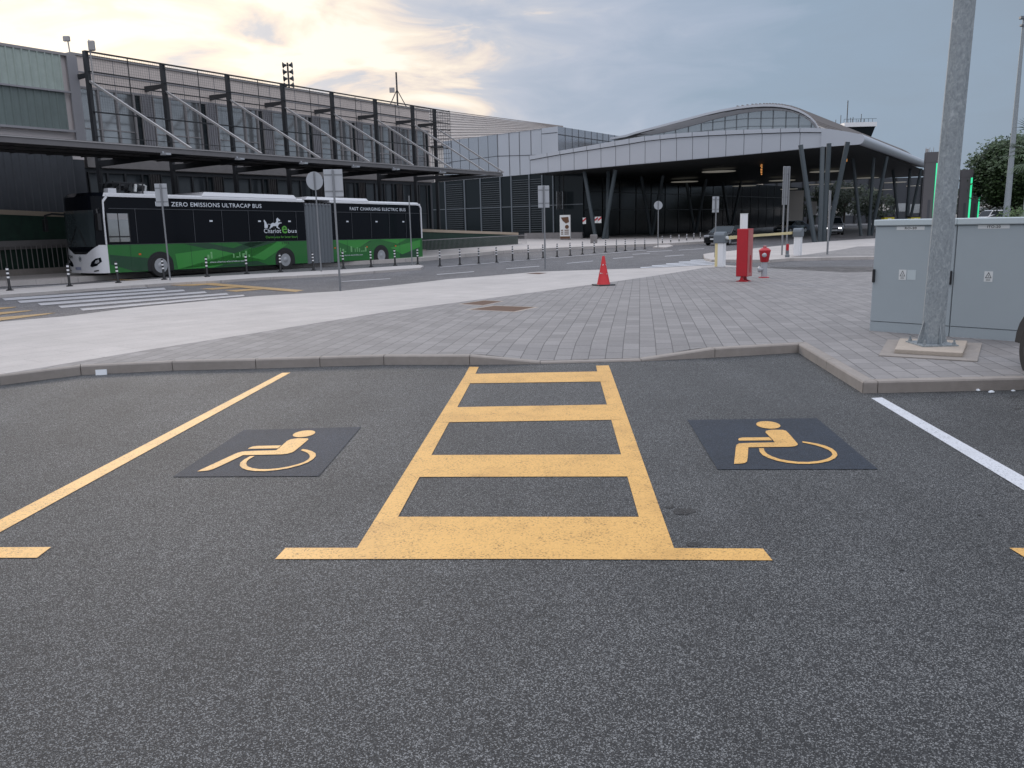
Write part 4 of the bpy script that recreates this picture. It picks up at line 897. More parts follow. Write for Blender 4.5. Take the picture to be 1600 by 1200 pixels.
# current collector on the roof
cc = MB(); r_ = random.Random(3)
cc.box(-1.7, -1.35, .5, .8, ZT, ZT+.2); cc.box(-.1, .5, .6, 1.0, ZT, ZT+.14)
bb(cc, 'roof_equipment', 'buswhite')
cc = MB()
for k in range(14):
    x = r_.uniform(-1.2, 0); y = r_.uniform(.5, 1.8); z = ZT+r_.uniform(.1, .35); cc.box(x, x+r_.uniform(.1, .3), y, y+.2, z, z+r_.uniform(.05, .15))
for y in (.6, 1.1, 1.6): cc.bar((-1.4, y, ZT+.46), (0, y, ZT+.44), .05)
for x in (-1.2, -.7, -.2): cc.bar((x, .5, ZT), (x+.1, .6, ZT+.46), .05); cc.bar((x, 1.7, ZT), (x+.1, 1.6, ZT+.46), .05)
bb(cc, 'current_collector', 'blackmetal')
cc = MB(); cc.tube([(.1, .8, ZT+.12), (.15, .8, ZT+.35), (.0, .8, ZT+.44), (-.15, .8, ZT+.38)], .05, 8); cc.tube([(-.5, .55, ZT+.1), (-.45, .55, ZT+.4)], .06, 8); bb(cc, 'insulator', 'sticker')
# ------------------------------------------------------------------ cars
def car(loc, az, lab, paint_='silver', L=4.5, Wd=1.8, Ht=1.45, van=False, lights=False, name='parked_car', oh=.85):
    """nose points to local +y; az is the heading"""
    t = thing(name, lab, 'van' if van else 'car', loc, radians(-az)); h = L/2; w = Wd/2; g = .2
    if van:
        prof = [(h, .35), (h, .75), (h-.1, .98), (h-.85, 1.12), (h-1.7, Ht-.08), (h-2.1, Ht), (-h+.25, Ht), (-h+.02, Ht-.25), (-h, .35)]
        gl = [(h-1.0, 1.12), (h-1.72, Ht-.12), (-h+.35, Ht-.12), (-h+.12, 1.08)]
    else:
        prof = [(h, .35), (h-.02, .6), (h-.15, .72), (h-1.1, .92), (h-1.9, Ht-.06), (h-2.4, Ht), (-h+1.2, Ht-.03), (-h+.35, .98), (-h+.05, .92), (-h, .5), (-h+.05, .3)]
        gl = [(h-1.25, .93), (h-1.92, Ht-.1), (-h+1.25, Ht-.1), (-h+.6, .95)]
    n = len(prof); m_ = MB(); secs = [(-w, .93), (-w*.97, 1), (w*.97, 1), (w, .93)]
    vs = []
    def tw_(x, z, y=0): return x*(1-.16*max(0, z-.9)/(Ht-.9))*(1-.14*max(0, (y-(h-.45))/.45)**2)
    for sx_, k in ((-w, 0), (w, 0)):
        for y, z in prof: vs.append((tw_(sx_, z, y), y, z))
    m_.v = vs; m_.f = [list(range(n)), list(range(n, 2*n))[::-1]]+[[i, (i+1) % n, n+(i+1) % n, n+i] for i in range(n)]; m_.m = [0]*len(m_.f)
    m_.build('body', paint_, t, world=False, bevel=.05)
    MB().box(-w+.08, w-.08, -h+.15, h-.15, .2, .36).build('underbody', 'black', t, world=False)
    for s_ in (-1, 1):
        MB().add([(tw_(s_*w, z)+s_*.006, y, z) for y, z in gl], [(0, 1, 2, 3)]).build('side_window', 'glass', t, world=False)
    y0, z0 = gl[0]; y1, z1 = gl[1]
    i0 = 3
    a0, a1 = (prof[3], prof[4])
    dn = Vector((0, a1[1]-a0[1], -(a1[0]-a0[0]))).normalized()*.012
    q_ = [(-tw_(w*.93, a0[1]), a0[0], a0[1]), (tw_(w*.93, a0[1]), a0[0], a0[1]), (tw_(w*.93, a1[1]), a1[0], a1[1]), (-tw_(w*.93, a1[1]), a1[0], a1[1])]
    MB().add([Vector(p_)+dn for p_ in q_], [(0, 1, 2, 3)]).build('windscreen', 'glass', t, world=False)
    for s_ in (-1, 1):
        MB().box(s_*w*.55-.16, s_*w*.55+.28 if s_ > 0 else s_*w*.55+.16, h-.05, h+.012, .60, .76).build('headlight', 'headlit' if lights else 'lens', t, world=False, bevel=.03)
        MB().box(s_*w*.8-.1, s_*w*.8+.1, -h-.012, -h+.05, .65, .95).build('tail_lamp', 'redlamp', t, world=False)
        MB().box(s_*(w+.02), s_*(w+.18), h-1.55, h-1.45, .95, 1.1).build('mirror', paint_, t, world=False, bevel=.02)
        for yy in (h-oh, -h+.85):
            ax_ = lambda a, b, c: (s_*(w+.01-c), yy+a, .33+b)
            wh = MB().lathe([(.2, 0), (.3, 0), (.33, .03), (.33, .18), (.3, .22), (.15, .22)], n=28, ax=ax_).build('wheel', 'rubber', t, world=False, smooth=True)
            MB().lathe([(.21, -.003), (.19, .03), (.06, .02), (.02, .0)], n=20, ax=ax_).build('rim', 'rim', wh, world=False, smooth=True)
            pts = [(yy+.4*cos(i*pi/12), .36+.38*sin(i*pi/12)) for i in range(13)]
            MB().add([(s_*(w+.004), a, b) for a, b in pts], [list(range(13))]).build('wheel_arch', 'black', t, world=False)
    MB().box(-.26, .26, h, h+.014, .42, .53).build('number_plate', 'sticker', t, world=False)
    MB().box(-.6, .6, h-.01, h+.01, .55, .68).build('grille', 'black', t, world=False)
    return t
P = W(1308, 367); car((P.x, P.y+1.5, G(P.y)), 195, 'silver people carrier with a lit headlight waiting under the canopy', 'silver', 4.6, 1.9, 1.75, True, True, 'parked_van')
P = W(1142, 383); car((P.x, P.y+1.5, G(P.y)), 218, 'dark saloon under the canopy behind the left barrier', 'carblack', 4.4, 1.8, 1.42)
P = W(1222, 366); car((P.x+2, P.y+3, G(P.y)), 235, 'blue grey car deep under the canopy behind the double-post sign', 'carblue', 4.4, 1.8, 1.42)
P = Dp(1548, 340, 120); car((P.x, P.y, G(120)), 250, 'small white van beneath the tree beyond the green pylons', 'carwhite', 4.8, 1.9, 2.0, True, False, 'parked_van')
# black car mostly outside the right edge, its near wheel just in view
kr = W(1600, 609); cu2 = (VI(1600, 745, 745)); 
car((5.76, 5.71, 0), 3.5, 'black car at the right edge, only its dark front corner and wheel showing', 'carblack', 4.6, 1.84, 1.6, oh=.47)
# ------------------------------------------------------------------ old terminal building
UB = azd(32); A38 = C0+ray(141, 150)*38; PB = Plane(A38, UB)          # plane of the steel posts
if PB.n.x < 0: PB.n = -PB.n
def fb(a, b, c): return PB.p(a, b, c)
WALL = -1.5
base = PB.p(0, 0, G(40)); base.z = -.45
tb_ = thing('old_terminal', 'old two storey terminal with steel post screen, tall windows and beige parapet', 'building', base)
MB().box(.25, 27.85, -16, WALL, -.6, 9.85, fb).build('wall', 'beigeclad', tb_)
MB().box(.15, 27.95, -16.2, WALL+.08, 9.85, 9.95, fb).build('roof_edge', 'frame', tb_)
m_ = MB()
for zz_ in (8.42, 9.1): m_.box(.25, 27.85, WALL, WALL+.03, zz_, zz_+.05, fb)
for k in range(0, 14): m_.box(.3+k*2, .32+k*2, WALL, WALL+.02, 8.47, 9.84, fb)
m_.build('parapet_joints', 'greyclad', tb_)
for fl, (zl, zh, gm) in enumerate(((5.35, 8.4, 'glassup'), (1.2, 4.5, 'glasslow'))):  # ground floor repeats the upper bays with canopy shade put into its colours
    for bay in range(7):
        x0 = .3+bay*3.98; ww = [('w', 1.0), ('w', .95), ('w', .95), ('d', .42), ('p', .64)]; x = x0
        for kd, w in ww:
            if x+w > 27.85: break
            if kd == 'p':
                pm = MB(); pm.box(x, x+w, WALL, WALL+.05, zl, zh, fb)
                for k in range(4): pm.box(x+.05+k*.15, x+.09+k*.15, WALL+.05, WALL+.1, zl, zh, fb)
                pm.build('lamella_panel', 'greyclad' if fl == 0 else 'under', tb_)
            else:
                fm = MB(); e = .05
                fm.box(x, x+e, WALL, WALL+.12, zl, zh, fb); fm.box(x+w-e, x+w, WALL, WALL+.12, zl, zh, fb); fm.box(x+e, x+w-e, WALL, WALL+.10, zl, zl+e, fb); fm.box(x+e, x+w-e, WALL, WALL+.10, zh-e, zh, fb)
                if kd == 'w': fm.box(x+e, x+w-e, WALL, WALL+.09, zl+1.15, zl+1.2, fb)
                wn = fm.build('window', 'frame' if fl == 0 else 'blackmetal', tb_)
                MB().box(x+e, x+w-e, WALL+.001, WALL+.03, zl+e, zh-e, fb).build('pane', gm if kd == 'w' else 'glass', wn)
            x += w
MB().box(.25, 27.85, WALL, WALL+.25, 4.7, 5.3, fb).build('floor_band', 'plinth', tb_)
MB().box(.24, 27.86, WALL-.3, WALL-.001+.002, -.6, 4.69, fb).build('ground_floor_cladding', 'shadelam', tb_)  # dark colour stands in for the canopy's shade on this wall
# steel screen
CZ = 5.05; pt = [0, 4.01, 7.99, 11.92, 15.96, 20.01, 23.96, 26.51]
for k, x in enumerate(pt):
    MB().box(x-.075, x+.075, -.12, .12, -.6, 9.8, fb).build('post', 'blackmetal', tb_)
    MB().hexa([fb(x-.07, WALL, 8.6), fb(x+.07, WALL, 8.6), fb(x+.07, -.1, 8.66), fb(x-.07, -.1, 8.66), fb(x-.07, WALL, 8.86), fb(x+.07, WALL, 8.86), fb(x+.09, -.1, 8.82), fb(x-.09, -.1, 8.82)]).build('bracket', 'blackmetal', tb_)
m_ = MB()
for z, w in ((9.75, .07), (9.6, .03), (8.88, .06), (8.4, .05), (7.1, .06), (6.0, .03)): m_.bar(fb(0, .16, z), fb(28.2, .16, z), w)
for k in range(7): x = 2+3.98*k; m_.bar(fb(x, .16, 5.2), fb(x, .16, 9.75), .035)
m_.build('rail', 'blackmetal', tb_)
m_ = MB()
for k in range(236): x = .1+k*.12; m_.bar(fb(x, .19, 7.1 if k % 1 == 0 else 5.2), fb(x, .19, 9.75), .005)
for k in range(22): z = 7.1+k*.12; m_.bar(fb(0, .2, z), fb(28.2, .2, z), .005)
m_.build('wire_mesh', 'blackmetal', tb_)
m_ = MB()      # end return of the mesh screen
for k in range(14): z = 5.4+k*.34; m_.bar(fb(28.2, .16, z), fb(28.2, WALL, z), .02)
for k in range(8): b = .16-k*.22; m_.bar(fb(28.2, b, 5.3), fb(28.2, b, 9.75), .02)
m_.build('end_screen', 'blackmetal', tb_)
# canopy over the bus stop
cA = Zp(0, 209.5, CZ); cB = Zp(785, 268.8, CZ); PC = Plane(cA, (Vector((cB.x-cA.x, cB.y-cA.y, 0))).normalized())
if PC.n.x < 0: PC.n = -PC.n
LC = (cB-cA).length
cn = thing('stop_canopy', 'long flat steel canopy projecting over the bus stop', 'canopy', (PC.p(0, 0, 0).x, PC.p(0, 0, 0).y, CZ-.3))
fc = lambda a, b, c: PC.p(a, b, c)
MB().box(-12, LC, -.12, 0, CZ-.26, CZ, fc).build('fascia', 'canopy', cn)
MB().box(-12, LC-.25, -.02, .04, CZ-.06, CZ-.02, fc).build('gutter_lip', 'steel', cn)
dback = 5.4
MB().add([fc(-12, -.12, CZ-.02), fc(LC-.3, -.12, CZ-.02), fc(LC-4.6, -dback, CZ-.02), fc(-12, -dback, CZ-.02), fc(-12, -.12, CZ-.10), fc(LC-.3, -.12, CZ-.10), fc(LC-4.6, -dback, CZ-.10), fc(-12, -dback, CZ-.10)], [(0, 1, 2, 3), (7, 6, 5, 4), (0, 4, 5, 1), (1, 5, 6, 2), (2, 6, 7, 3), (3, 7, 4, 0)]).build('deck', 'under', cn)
m_ = MB()
for k in range(60): a = -11.5+k*.78; m_.bar(fc(a, -.13, CZ-.12), fc(a, -dback, CZ-.12), .05, .04) if a < LC-4.7 else None
for b in (-1.4, -2.8, -4.2): m_.bar(fc(-12, b, CZ-.16), fc(LC-1.2+b*.75, b, CZ-.16), .08, .08)
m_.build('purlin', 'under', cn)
for k, x in enumerate(pt):
    Pp = PB.p(x, 0, 0); a = (Pp-PC.A).dot(PC.u); b = (Pp-PC.A).dot(PC.n)
    MB().hexa([fc(a-.06, -.13, CZ-.27), fc(a+.06, -.13, CZ-.27), fc(a+.06, b, CZ-.42), fc(a-.06, b, CZ-.42), fc(a-.06, -.13, CZ-.14), fc(a+.06, -.13, CZ-.14), fc(a+.06, b, CZ-.14), fc(a-.06, b, CZ-.14)]).build('cantilever_beam', 'blackmetal', cn)
    if x >= 0: MB().bar(PB.p(x, .12, 8.45), fc(a, -.06, CZ), .095).build('tie_rod', 'steel', cn)
m_ = MB()
for x_, y_ in ((254, 233), (370, 243), (470, 250), (552, 257), (615, 262), (688, 268)):
    a = PC.tz(x_, y_)[0]; m_.box(a-.12, a+.12, -.02, .35, CZ-.36, CZ-.28, fc); m_.box(a-.04, a+.04, -.1, .02, CZ-.34, CZ-.2, fc)
m_.build('spotlight', 'signback', cn)
# left block with profiled glass
lb = thing('profiled_glass_building', 'block with green profiled glass wall left of the old terminal', 'building', PB.p(-8, -.8, -.4))
ff = lambda a, b, c: PB.p(a, b-.8, c)
MB().box(-26, -.1, -16, -.12, 5.0, 9.62, ff).build('wall', 'band', lb)
MB().box(-26, -.12, -16, -.13, -.6, 4.99, ff).build('lower_wall', 'shadelam', lb)
MB().box(-26.1, -.02, -16.1, .06, 9.6, 9.72, ff).build('roof_edge', 'frame', lb)
def wavy(x0, x1, z0, z1, pitch, dpt):
    m_ = MB(); A = []; n = int((x1-x0)/pitch)
    for k in range(n+1):
        a = x0+k*pitch; A += [(a, 0), (a+pitch*.12, dpt), (a+pitch*.2, dpt), (a+pitch*.3, 0)]
    m_.strip([ff(a, b, z0) for a, b in A], [ff(a, b, z1) for a, b in A]); return m_
wavy(-26, -.55, 8.02, 9.6, .34, .07).build('pale_cladding', 'greenlite', lb)
wavy(-26, -.55, 6.32, 7.96, .34, .06).build('cladding', 'greenclad', lb)
wavy(-26, -.55, -.5, 5.6, .34, .06).build('lower_cladding', 'shadelam', lb)  # lower cladding with the shade under the canopy in its colour
m_ = MB(); m_.box(-26, -.5, .0, .14, 7.95, 8.03, ff); m_.box(-26, -.5, 0, .16, 6.2, 6.3, ff); m_.build('girt', 'greyclad', lb)
MB().box(-.48, .0, 0, .1, 5.6, 9.6, ff).build('corner_panel', 'greyclad', lb)
# ramp wall and fence behind the bus stop
PR = Plane(PB.p(0, 1.1, 0), UB)
if PR.n.x < 0: PR.n = -PR.n
fr_ = lambda a, b, c: PR.p(a, b, c)
LR = PR.tz(825, 380)[0]
def rz(t): # top of ramp wall
    P1 = PR.tz(0, 334); P2 = PR.tz(665, 362); P3 = PR.tz(818, 367)
    if t < P2[0]: return P1[1]+(P2[1]-P1[1])*(t-P1[0])/(P2[0]-P1[0])
    return P2[1]+(P3[1]-P2[1])*(t-P2[0])/(P3[0]-P2[0])
rw = thing('ramp_wall', 'sloping access ramp behind the bus with plinth, bar fence and beige top beam', 'wall', PR.p(0, 0, -.5))
zr = lambda t: rz(t)
def rslab(t0, t1, b0, b1, f0, f1, name, m):
    MB().hexa([fr_(t0, b0, f0(t0)), fr_(t1, b0, f0(t1)), fr_(t1, b1, f0(t1)), fr_(t0, b1, f0(t0)), fr_(t0, b0, f1(t0)), fr_(t1, b0, f1(t1)), fr_(t1, b1, f1(t1)), fr_(t0, b1, f1(t0))]).build(name, m, rw)
tm = PR.tz(665, 362)[0]; te = PR.tz(818, 367)[0]
for t0, t1 in ((-24, tm), (tm, te)):
    rslab(t0, t1, -.75, -.55, lambda t: -.6, lambda t: zr(t), 'wall', 'greenwall')
    rslab(t0, t1, -.8, -.5, lambda t: zr(t)+.002, lambda t: zr(t)+.2, 'top_beam', 'wood')
rslab(-24, tm, -.2, 0, lambda t: -.6, lambda t: PR.tz(0, 414)[1]+(G(60)+.3-PR.tz(0, 414)[1])*max(0, t)/tm, 'plinth', 'kerb')
rslab(-24, 14, -.5, -.3, lambda t: PR.tz(0, 391)[1], lambda t: PR.tz(0, 377)[1], 'grey_band', 'plinth')
m_ = MB(); z1_ = PR.tz(0, 385)[1]
for k in range(150):
    t0 = -20+k*.22
    if t0 > 12: break
    m_.bar(fr_(t0, -.1, -.1), fr_(t0, -.1, z1_), .03)
m_.bar(fr_(-21, -.1, z1_), fr_(12, -.1, z1_), .05); m_.build('bar_fence', 'plinth', rw)
m_ = MB()
t = tm-6
while t < LR:
    m_.bar(fr_(t, -.1, G(60)), fr_(t, -.1, G(60)+.95), .05, .02); t += .16
m_.bar(fr_(tm-6, -.1, G(60)+.95), fr_(LR, -.1, G(60)+.95), .05); m_.bar(fr_(tm-6, -.1, G(60)+.12), fr_(LR, -.1, G(60)+.12), .05); m_.build('vertical_bar_railing', 'frame', rw)
# ------------------------------------------------------------------ new terminal
C1 = Zp(1342, 226, 6.9); dF = azd(-55); dS = azd(34); PF = Plane(C1, dF)
if PF.n.dot(C0-C1) < 0: PF.n = -PF.n
nt_ = thing('new_terminal', 'modern terminal with wide grey panelled canopy, slanted columns and arched roof', 'building', (C1.x, C1.y, -.5))
fF = lambda a, b, c: PF.p(a, b, c)
bot = [(828, 272), (904, 265), (980, 258), (1040, 252.8), (1100, 247.5), (1150, 243), (1200, 238.3), (1277, 230.5), (1342, 226)]
mid = [(828, 250.3), (874, 242), (984, 225), (1007, 221), (1057, 215.6), (1107, 212.3), (1170, 209.5), (1247, 207), (1284, 207.4)]
tp_ = [(834, 242.8), (894, 232.5), (959, 221), (1000, 214), (1031, 211), (1079, 207), (1132, 204), (1217, 201), (1282, 200), (1318, 204), (1350, 210.5)]
Bt = [PF.tz(*p_) for p_ in bot]; Md = [PF.tz(*p_) for p_ in mid]; Tp = [PF.tz(*p_) for p_ in tp_]
def itp(L_, t):
    L_ = sorted(L_)
    if t <= L_[0][0]: return L_[0][1]
    for (a, za), (b, zb2) in zip(L_[:-1], L_[1:]):
        if t <= b: return za+(zb2-za)*(t-a)/(b-a)
    return L_[-1][1]
tL = PF.tz(828, 260)[0]; tR = PF.tz(1284, 215)[0]; n = 44
ts = [tL+(tR-tL)*k/n for k in range(n+1)]
m_ = MB(); m_.strip([fF(t, 0, itp(Bt, t)) for t in ts], [fF(t, 0, itp(Md, t)) for t in ts]); m_.build('fascia', 'panel', nt_)
m_ = MB(); m_.strip([fF(t, .15, itp(Md, t)+.03) for t in ts], [fF(t, .15, itp(Tp, t)) for t in ts]); m_.strip([fF(t, .15, itp(Md, t)+.03) for t in ts], [fF(t, 0, itp(Md, t)+.03) for t in ts]); m_.strip([fF(t, .15, itp(Tp, t)) for t in ts], [fF(t, -.4, itp(Tp, t)) for t in ts]); m_.build('parapet_band', 'panel', nt_)
m_ = MB()
xs = [828, 856, 876, 897, 918, 939, 962, 984, 1008, 1032, 1057, 1082, 1107, 1134, 1162, 1190, 1219, 1249]
for x in xs:
    t = PF.tz(x, 240)[0]; m_.box(t-.02, t+.02, -.01, .006, itp(Bt, t), itp(Md, t), fF); m_.box(t-.02, t+.02, .15, .156, itp(Md, t)+.03, itp(Tp, t), fF)
for t0, t1 in zip(ts[:-1], ts[1:]): m_.bar(fF(t0, .005, itp(Md, t0)), fF(t1, .005, itp(Md, t1)), .02, .05); m_.bar(fF(t0, .02, itp(Bt, t0)-.02), fF(t1, .02, itp(Bt, t1)-.02), .05, .05)
m_.build('panel_joints', 'seam', nt_)
# right corner piece with rounded edge running back
ts2 = [tR, tR*.6, tR*.3, 0]
m_ = MB(); m_.strip([fF(t, .16, itp(Bt, t)) for t in ts2], [fF(t, .16, itp(Tp, t)-.02*(t < tR)) for t in ts2]); m_.build('corner_panel', 'panel', nt_)
zA, zB = itp(Bt, 0), itp(Tp, 0); prof = []
for k in range(9):
    a0 = -pi/2+pi*k/8; prof.append((.42*cos(a0), (zA+zB)/2+(zB-zA)/2*sin(a0)))
def sidep(s_, r, z): 
    sd_ = PF.A+PF.n*.16+dS*s_+Vector((cos(radians(34)), -sin(radians(34)), 0))*r
    return Vector((sd_.x, sd_.y, z))
m_ = MB(); secs = [0, .6, 5, 10, 15, 20, 25, 30, 36, 42, 48]
for s0, s1 in zip(secs[:-1], secs[1:]):
    k0, k1 = -.012*s0, -.012*s1
    m_.strip([sidep(s0, r, z+k0) for r, z in prof], [sidep(s1, r, z+k1) for r, z in prof])
m_.add([sidep(0, r, z) for r, z in prof], [list(range(len(prof)))])
m_.build('rounded_edge', 'panel', nt_, smooth=True)
LS = 48
p0, p1 = fF(0, .1, zA), fF(tL, .1, itp(Bt, tL)); q0, q1 = p0+dS*LS-Vector((0, 0, .9)), p1+dS*LS-Vector((0, 0, .3))
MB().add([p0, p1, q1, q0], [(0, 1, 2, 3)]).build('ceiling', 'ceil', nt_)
u0, u1 = fF(0, -.1, zB), fF(tL, -.3, itp(Tp, tL)-.1)
# roof deck as ruled sheet behind the parapet
m_ = MB(); tt = ts+ts2[1:]; m_.strip([fF(t, -.05, itp(Tp, t)-.12) for t in tt], [fF(t, 0, itp(Tp, t)-.5)+dS*LS-Vector((0, 0, .6)) for t in tt]); m_.build('roof', 'roofribs', nt_)
# panelled box over glass wall on the left
D0 = Dp(873, 240, 88.0); dL = azd(-50); PL = Plane(D0, dL); fL = lambda a, b, c: PL.p(a, b, c)
if PL.n.dot(C0-D0) < 0: PL.n = -PL.n
t7 = PL.tz(700, 222)[0]; zc1 = PL.tz(872, 197.5)[1]; zc2 = PL.tz(703, 219.5)[1]; tstep = PL.tz(847, 200)[0]
zb1 = PL.tz(830, 271.5)[1]; zb2_ = PL.tz(700, 283)[1]
zTop = lambda t: zc1+(zc2-zc1)*t/t7
zBot = lambda t: zb1+(zb2_-zb1)*(t/t7)
m_ = MB(); 
for k, (t0, t1) in enumerate(((0, tstep), (tstep, t7*1.05))):
    off = .1 if k == 0 else 0
    m_.k = k and 0
    m_.add([fL(t0, off, zBot(t0)), fL(t1, off, zBot(t1)), fL(t1, off, zTop(t1)), fL(t0, off, zTop(t0))], [(0, 1, 2, 3)])
m_.build('panel_wall', 'panel', nt_)
tm2 = PL.tz(777, 240)[0]
MB().add([fL(tm2, .02, zBot(tm2)), fL(t7*1.05, .02, zBot(t7*1.05)), fL(t7*1.05, .02, zTop(t7*1.05)-.05), fL(tm2, .02, zTop(tm2)-.05)], [(0, 1, 2, 3)]).build('reflective_panel', 'panel2', nt_)
m_ = MB()
for x in (847, 830, 812, 796, 778, 763, 748, 733, 719, 706):
    t = PL.tz(x, 240)[0]; m_.box(t-.03, t+.03, .02, .03, zBot(t), zTop(t)-.02, fL)
for (x0, y0), (x1, y1) in (((847, 242), (777, 244)), ((777, 244), (703, 253.5)), ((872, 207), (847, 209.5))):
    a0 = PL.tz(x0, y0); a1 = PL.tz(x1, y1); off = .12 if x0 == 872 else .03; m_.bar(fL(a0[0], off, a0[1]), fL(a1[0], off, a1[1]), .02, .06)
m_.build('panel_joints', 'seam', nt_)
# right-hand face of the box running back
PQ = Plane(fL(0, .1, 0), azd(34))
if PQ.n.dot(C0-PQ.A) < 0: PQ.n = -PQ.n
fQ = lambda a, b, c: PQ.p(a, b, c)
tq = PQ.tz(961, 215)[0]
MB().add([fQ(0, 0, 4.5), fQ(tq*3, 0, 4.5), fQ(tq*3, 0, zc1), fQ(tq, 0, zc1), fQ(0, 0, zc1)], [(0, 1, 2, 3, 4)]).build('panel_wall', 'panel2', nt_)
m_ = MB()
for x in (883, 894, 904, 914, 924, 933, 942, 951, 960): t = PQ.tz(x, 210)[0]; m_.box(t-.04, t+.04, 0, .02, 6, zc1, fQ)
m_.bar(fQ(0, .02, zc1-.8), fQ(tq, .02, zc1-.8), .03, .08); m_.build('panel_joints', 'seam', nt_)
# roof lid for the box
MB().add([fL(0, .1, zc1-.03), fL(t7*1.05, .0, zTop(t7*1.05)-.03), fL(t7*1.05, 0, zTop(t7*1.05)-.03)+azd(34)*40, fL(0, .1, zc1-.03)+azd(34)*40], [(0, 1, 2, 3)]).build('roof', 'roofribs', nt_)
# glass wall below with louvres
MB().add([fL(-3, -.05, -.6), fL(t7*1.3, -.05, -.6), fL(t7*1.3, -.05, zBot(t7*1.3)), fL(-3, -.05, zBot(-3))], [(0, 1, 2, 3)]).build('glass_wall', 'glass', nt_)
m_ = MB()
for x in (865, 848, 828, 800, 783, 752, 727, 697):
    t = PL.tz(x, 330)[0]; m_.box(t-.07, t+.07, -.04, .08, -.6, zBot(t), fL)
m_.bar(fL(-3, .0, 3.2), fL(t7*1.2, .0, 3.2), .08); m_.build('mullion', 'greyp', nt_)
m_ = MB()
for (xa_, xb_) in ((848, 802), (782, 754), (724, 699)):
    ta, tb2 = PL.tz(xa_, 330)[0], PL.tz(xb_, 330)[0]
    for k in range(26):
        z = .1+k*.235
        if z > zBot(tb2)-.1: break
        m_.bar(fL(ta, .06, z), fL(tb2, .06, z), .12, .03)
m_.build('louvre', 'greyp', nt_)
MB().box(PL.tz(822, 380)[0]*1.0, -3, .0, .25, -.6, .35, fL).build('plinth', 'plinth', nt_)
# facade running back below the canopy
m_ = MB(); PG = Plane(fL(-.5, 0, 0), azd(34))
if PG.n.dot(C0-PG.A) < 0: PG.n = -PG.n
fG = lambda a, b, c: PG.p(a, b, c)
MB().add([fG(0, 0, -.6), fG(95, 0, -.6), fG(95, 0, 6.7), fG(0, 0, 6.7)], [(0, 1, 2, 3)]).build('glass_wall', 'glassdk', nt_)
for k in range(22): m_.box(k*4.4, k*4.4+.08, 0, .06, -.6, 6.7, fG)
for z in (2.6, 4.6): m_.box(0, 95, .0, .05, z, z+.08, fG)
m_.build('mullion', 'mulld', nt_)
for k_, (xa_, xb_) in enumerate(((869, 877), (878, 888), (889, 904))):
    ta, tb2 = PG.tz(xa_, 325)[0], PG.tz(xb_, 325)[0]; MB().box(ta, tb2, .06, .09, 2.75, 4.55, fG).build('reflection_pane', 'glassup', nt_)  # mirror-like panes put in to imitate a sky reflection in the glass
# far end wall under the canopy
pA = Dp(1236, 300, 118)
wl_ = thing('end_wall', 'pale wall block lit at the far end below the canopy', 'wall', (pA.x, pA.y, -.5))
ea, eb = Dp(1233, 300, 118), Dp(1256, 300, 118)
MB().box(ea.x, eb.x, 118, 118.4, -.6, topz(ea, 298), None).build('wall', 'pale', wl_)
pC = Dp(1271, 310, 112); MB().box(pC.x-.5, pC.x+.5, 112, 112.3, topz(pC, 336), topz(pC, 315)).build('notice_panel', 'pale', wl_)
# arched roof over the hall
PAr = Plane(C1+dS*13, azd(-55)); PAr.n = PF.n
fA = lambda a, b, c: PAr.p(a, b, c)
out = [(960, 216), (985, 211.5), (1000, 206.5), (1025, 200), (1055, 192), (1082, 185), (1108, 178), (1132, 172.5), (1157, 168), (1180, 165.2), (1198, 164.2), (1212, 164.2), (1226, 165.3), (1240, 168), (1252, 172), (1262, 177), (1271, 183), (1278, 190), (1284, 200)]
inn = [(960, 218), (985, 214.5), (1000, 212), (1025, 209.5), (1055, 203), (1082, 196), (1108, 188.6), (1132, 182.5), (1157, 177.5), (1180, 174.2), (1198, 172.8), (1212, 172.6), (1226, 173.6), (1240, 176.2), (1250, 180), (1258, 184.5), (1265, 189.5), (1270, 195), (1274, 201)]
Oa = [PAr.tz(*p_) for p_ in out]; Ia = [PAr.tz(*p_) for p_ in inn]
m_ = MB(); m_.strip([fA(t, 1.0, z) for t, z in Oa], [fA(t, 1.0, z-.22) for t, z in Oa]); m_.strip([fA(t, 1.0, z-.22) for t, z in Oa], [fA(t, 0, z) for t, z in Ia]); m_.build('arch_rim', 'panel', nt_)
kids(nt_)[-1]
m_ = MB(); m_.strip([fA(t, .96, z-.24) for t, z in Oa], [fA(t, -.05, z) for t, z in Ia]); m_.build('arch_soffit', 'seam', nt_)
m_ = MB(); m_.strip([fA(t, -.1, z) for t, z in Ia], [fA(t, -.1, 7.5) for t, z in Ia]); m_.build('arch_glazing', 'archglass', nt_)
m_ = MB()
for x in (1018, 1037, 1055, 1075, 1095, 1113, 1132, 1150, 1168, 1188, 1207, 1227, 1247, 1267): t = PAr.tz(x, 200)[0]; m_.box(t-.04, t+.04, -.09, -.04, 7.5, itp(Ia, t), fA)
for dzz in (1.0, 2.0, 3.0):
    prev = None
    for k in range(60):
        t = Ia[0][0]+(Ia[-1][0]-Ia[0][0])*k/59; z = 8.6+dzz*.75+.35*sin(k/59*pi)-.02*abs(k-40)*(.6); ok = z < itp(Ia, t)-.05
        if prev and ok and prev[1]: m_.bar(fA(prev[0], -.06, prev[2]), fA(t, -.06, z), .04, .05)
        prev = (t, ok, z)
m_.build('arch_mullion', 'greyp', nt_)
m_ = MB()
for s0, s1 in zip(range(0, 60, 6), range(6, 66, 6)):
    m_.strip([fA(t, 1.0, z-.008*s0)+dS*s0 for t, z in Oa], [fA(t, 1.0, z-.008*s1)+dS*s1 for t, z in Oa])
m_.build('arched_roof', 'roofribs', nt_)
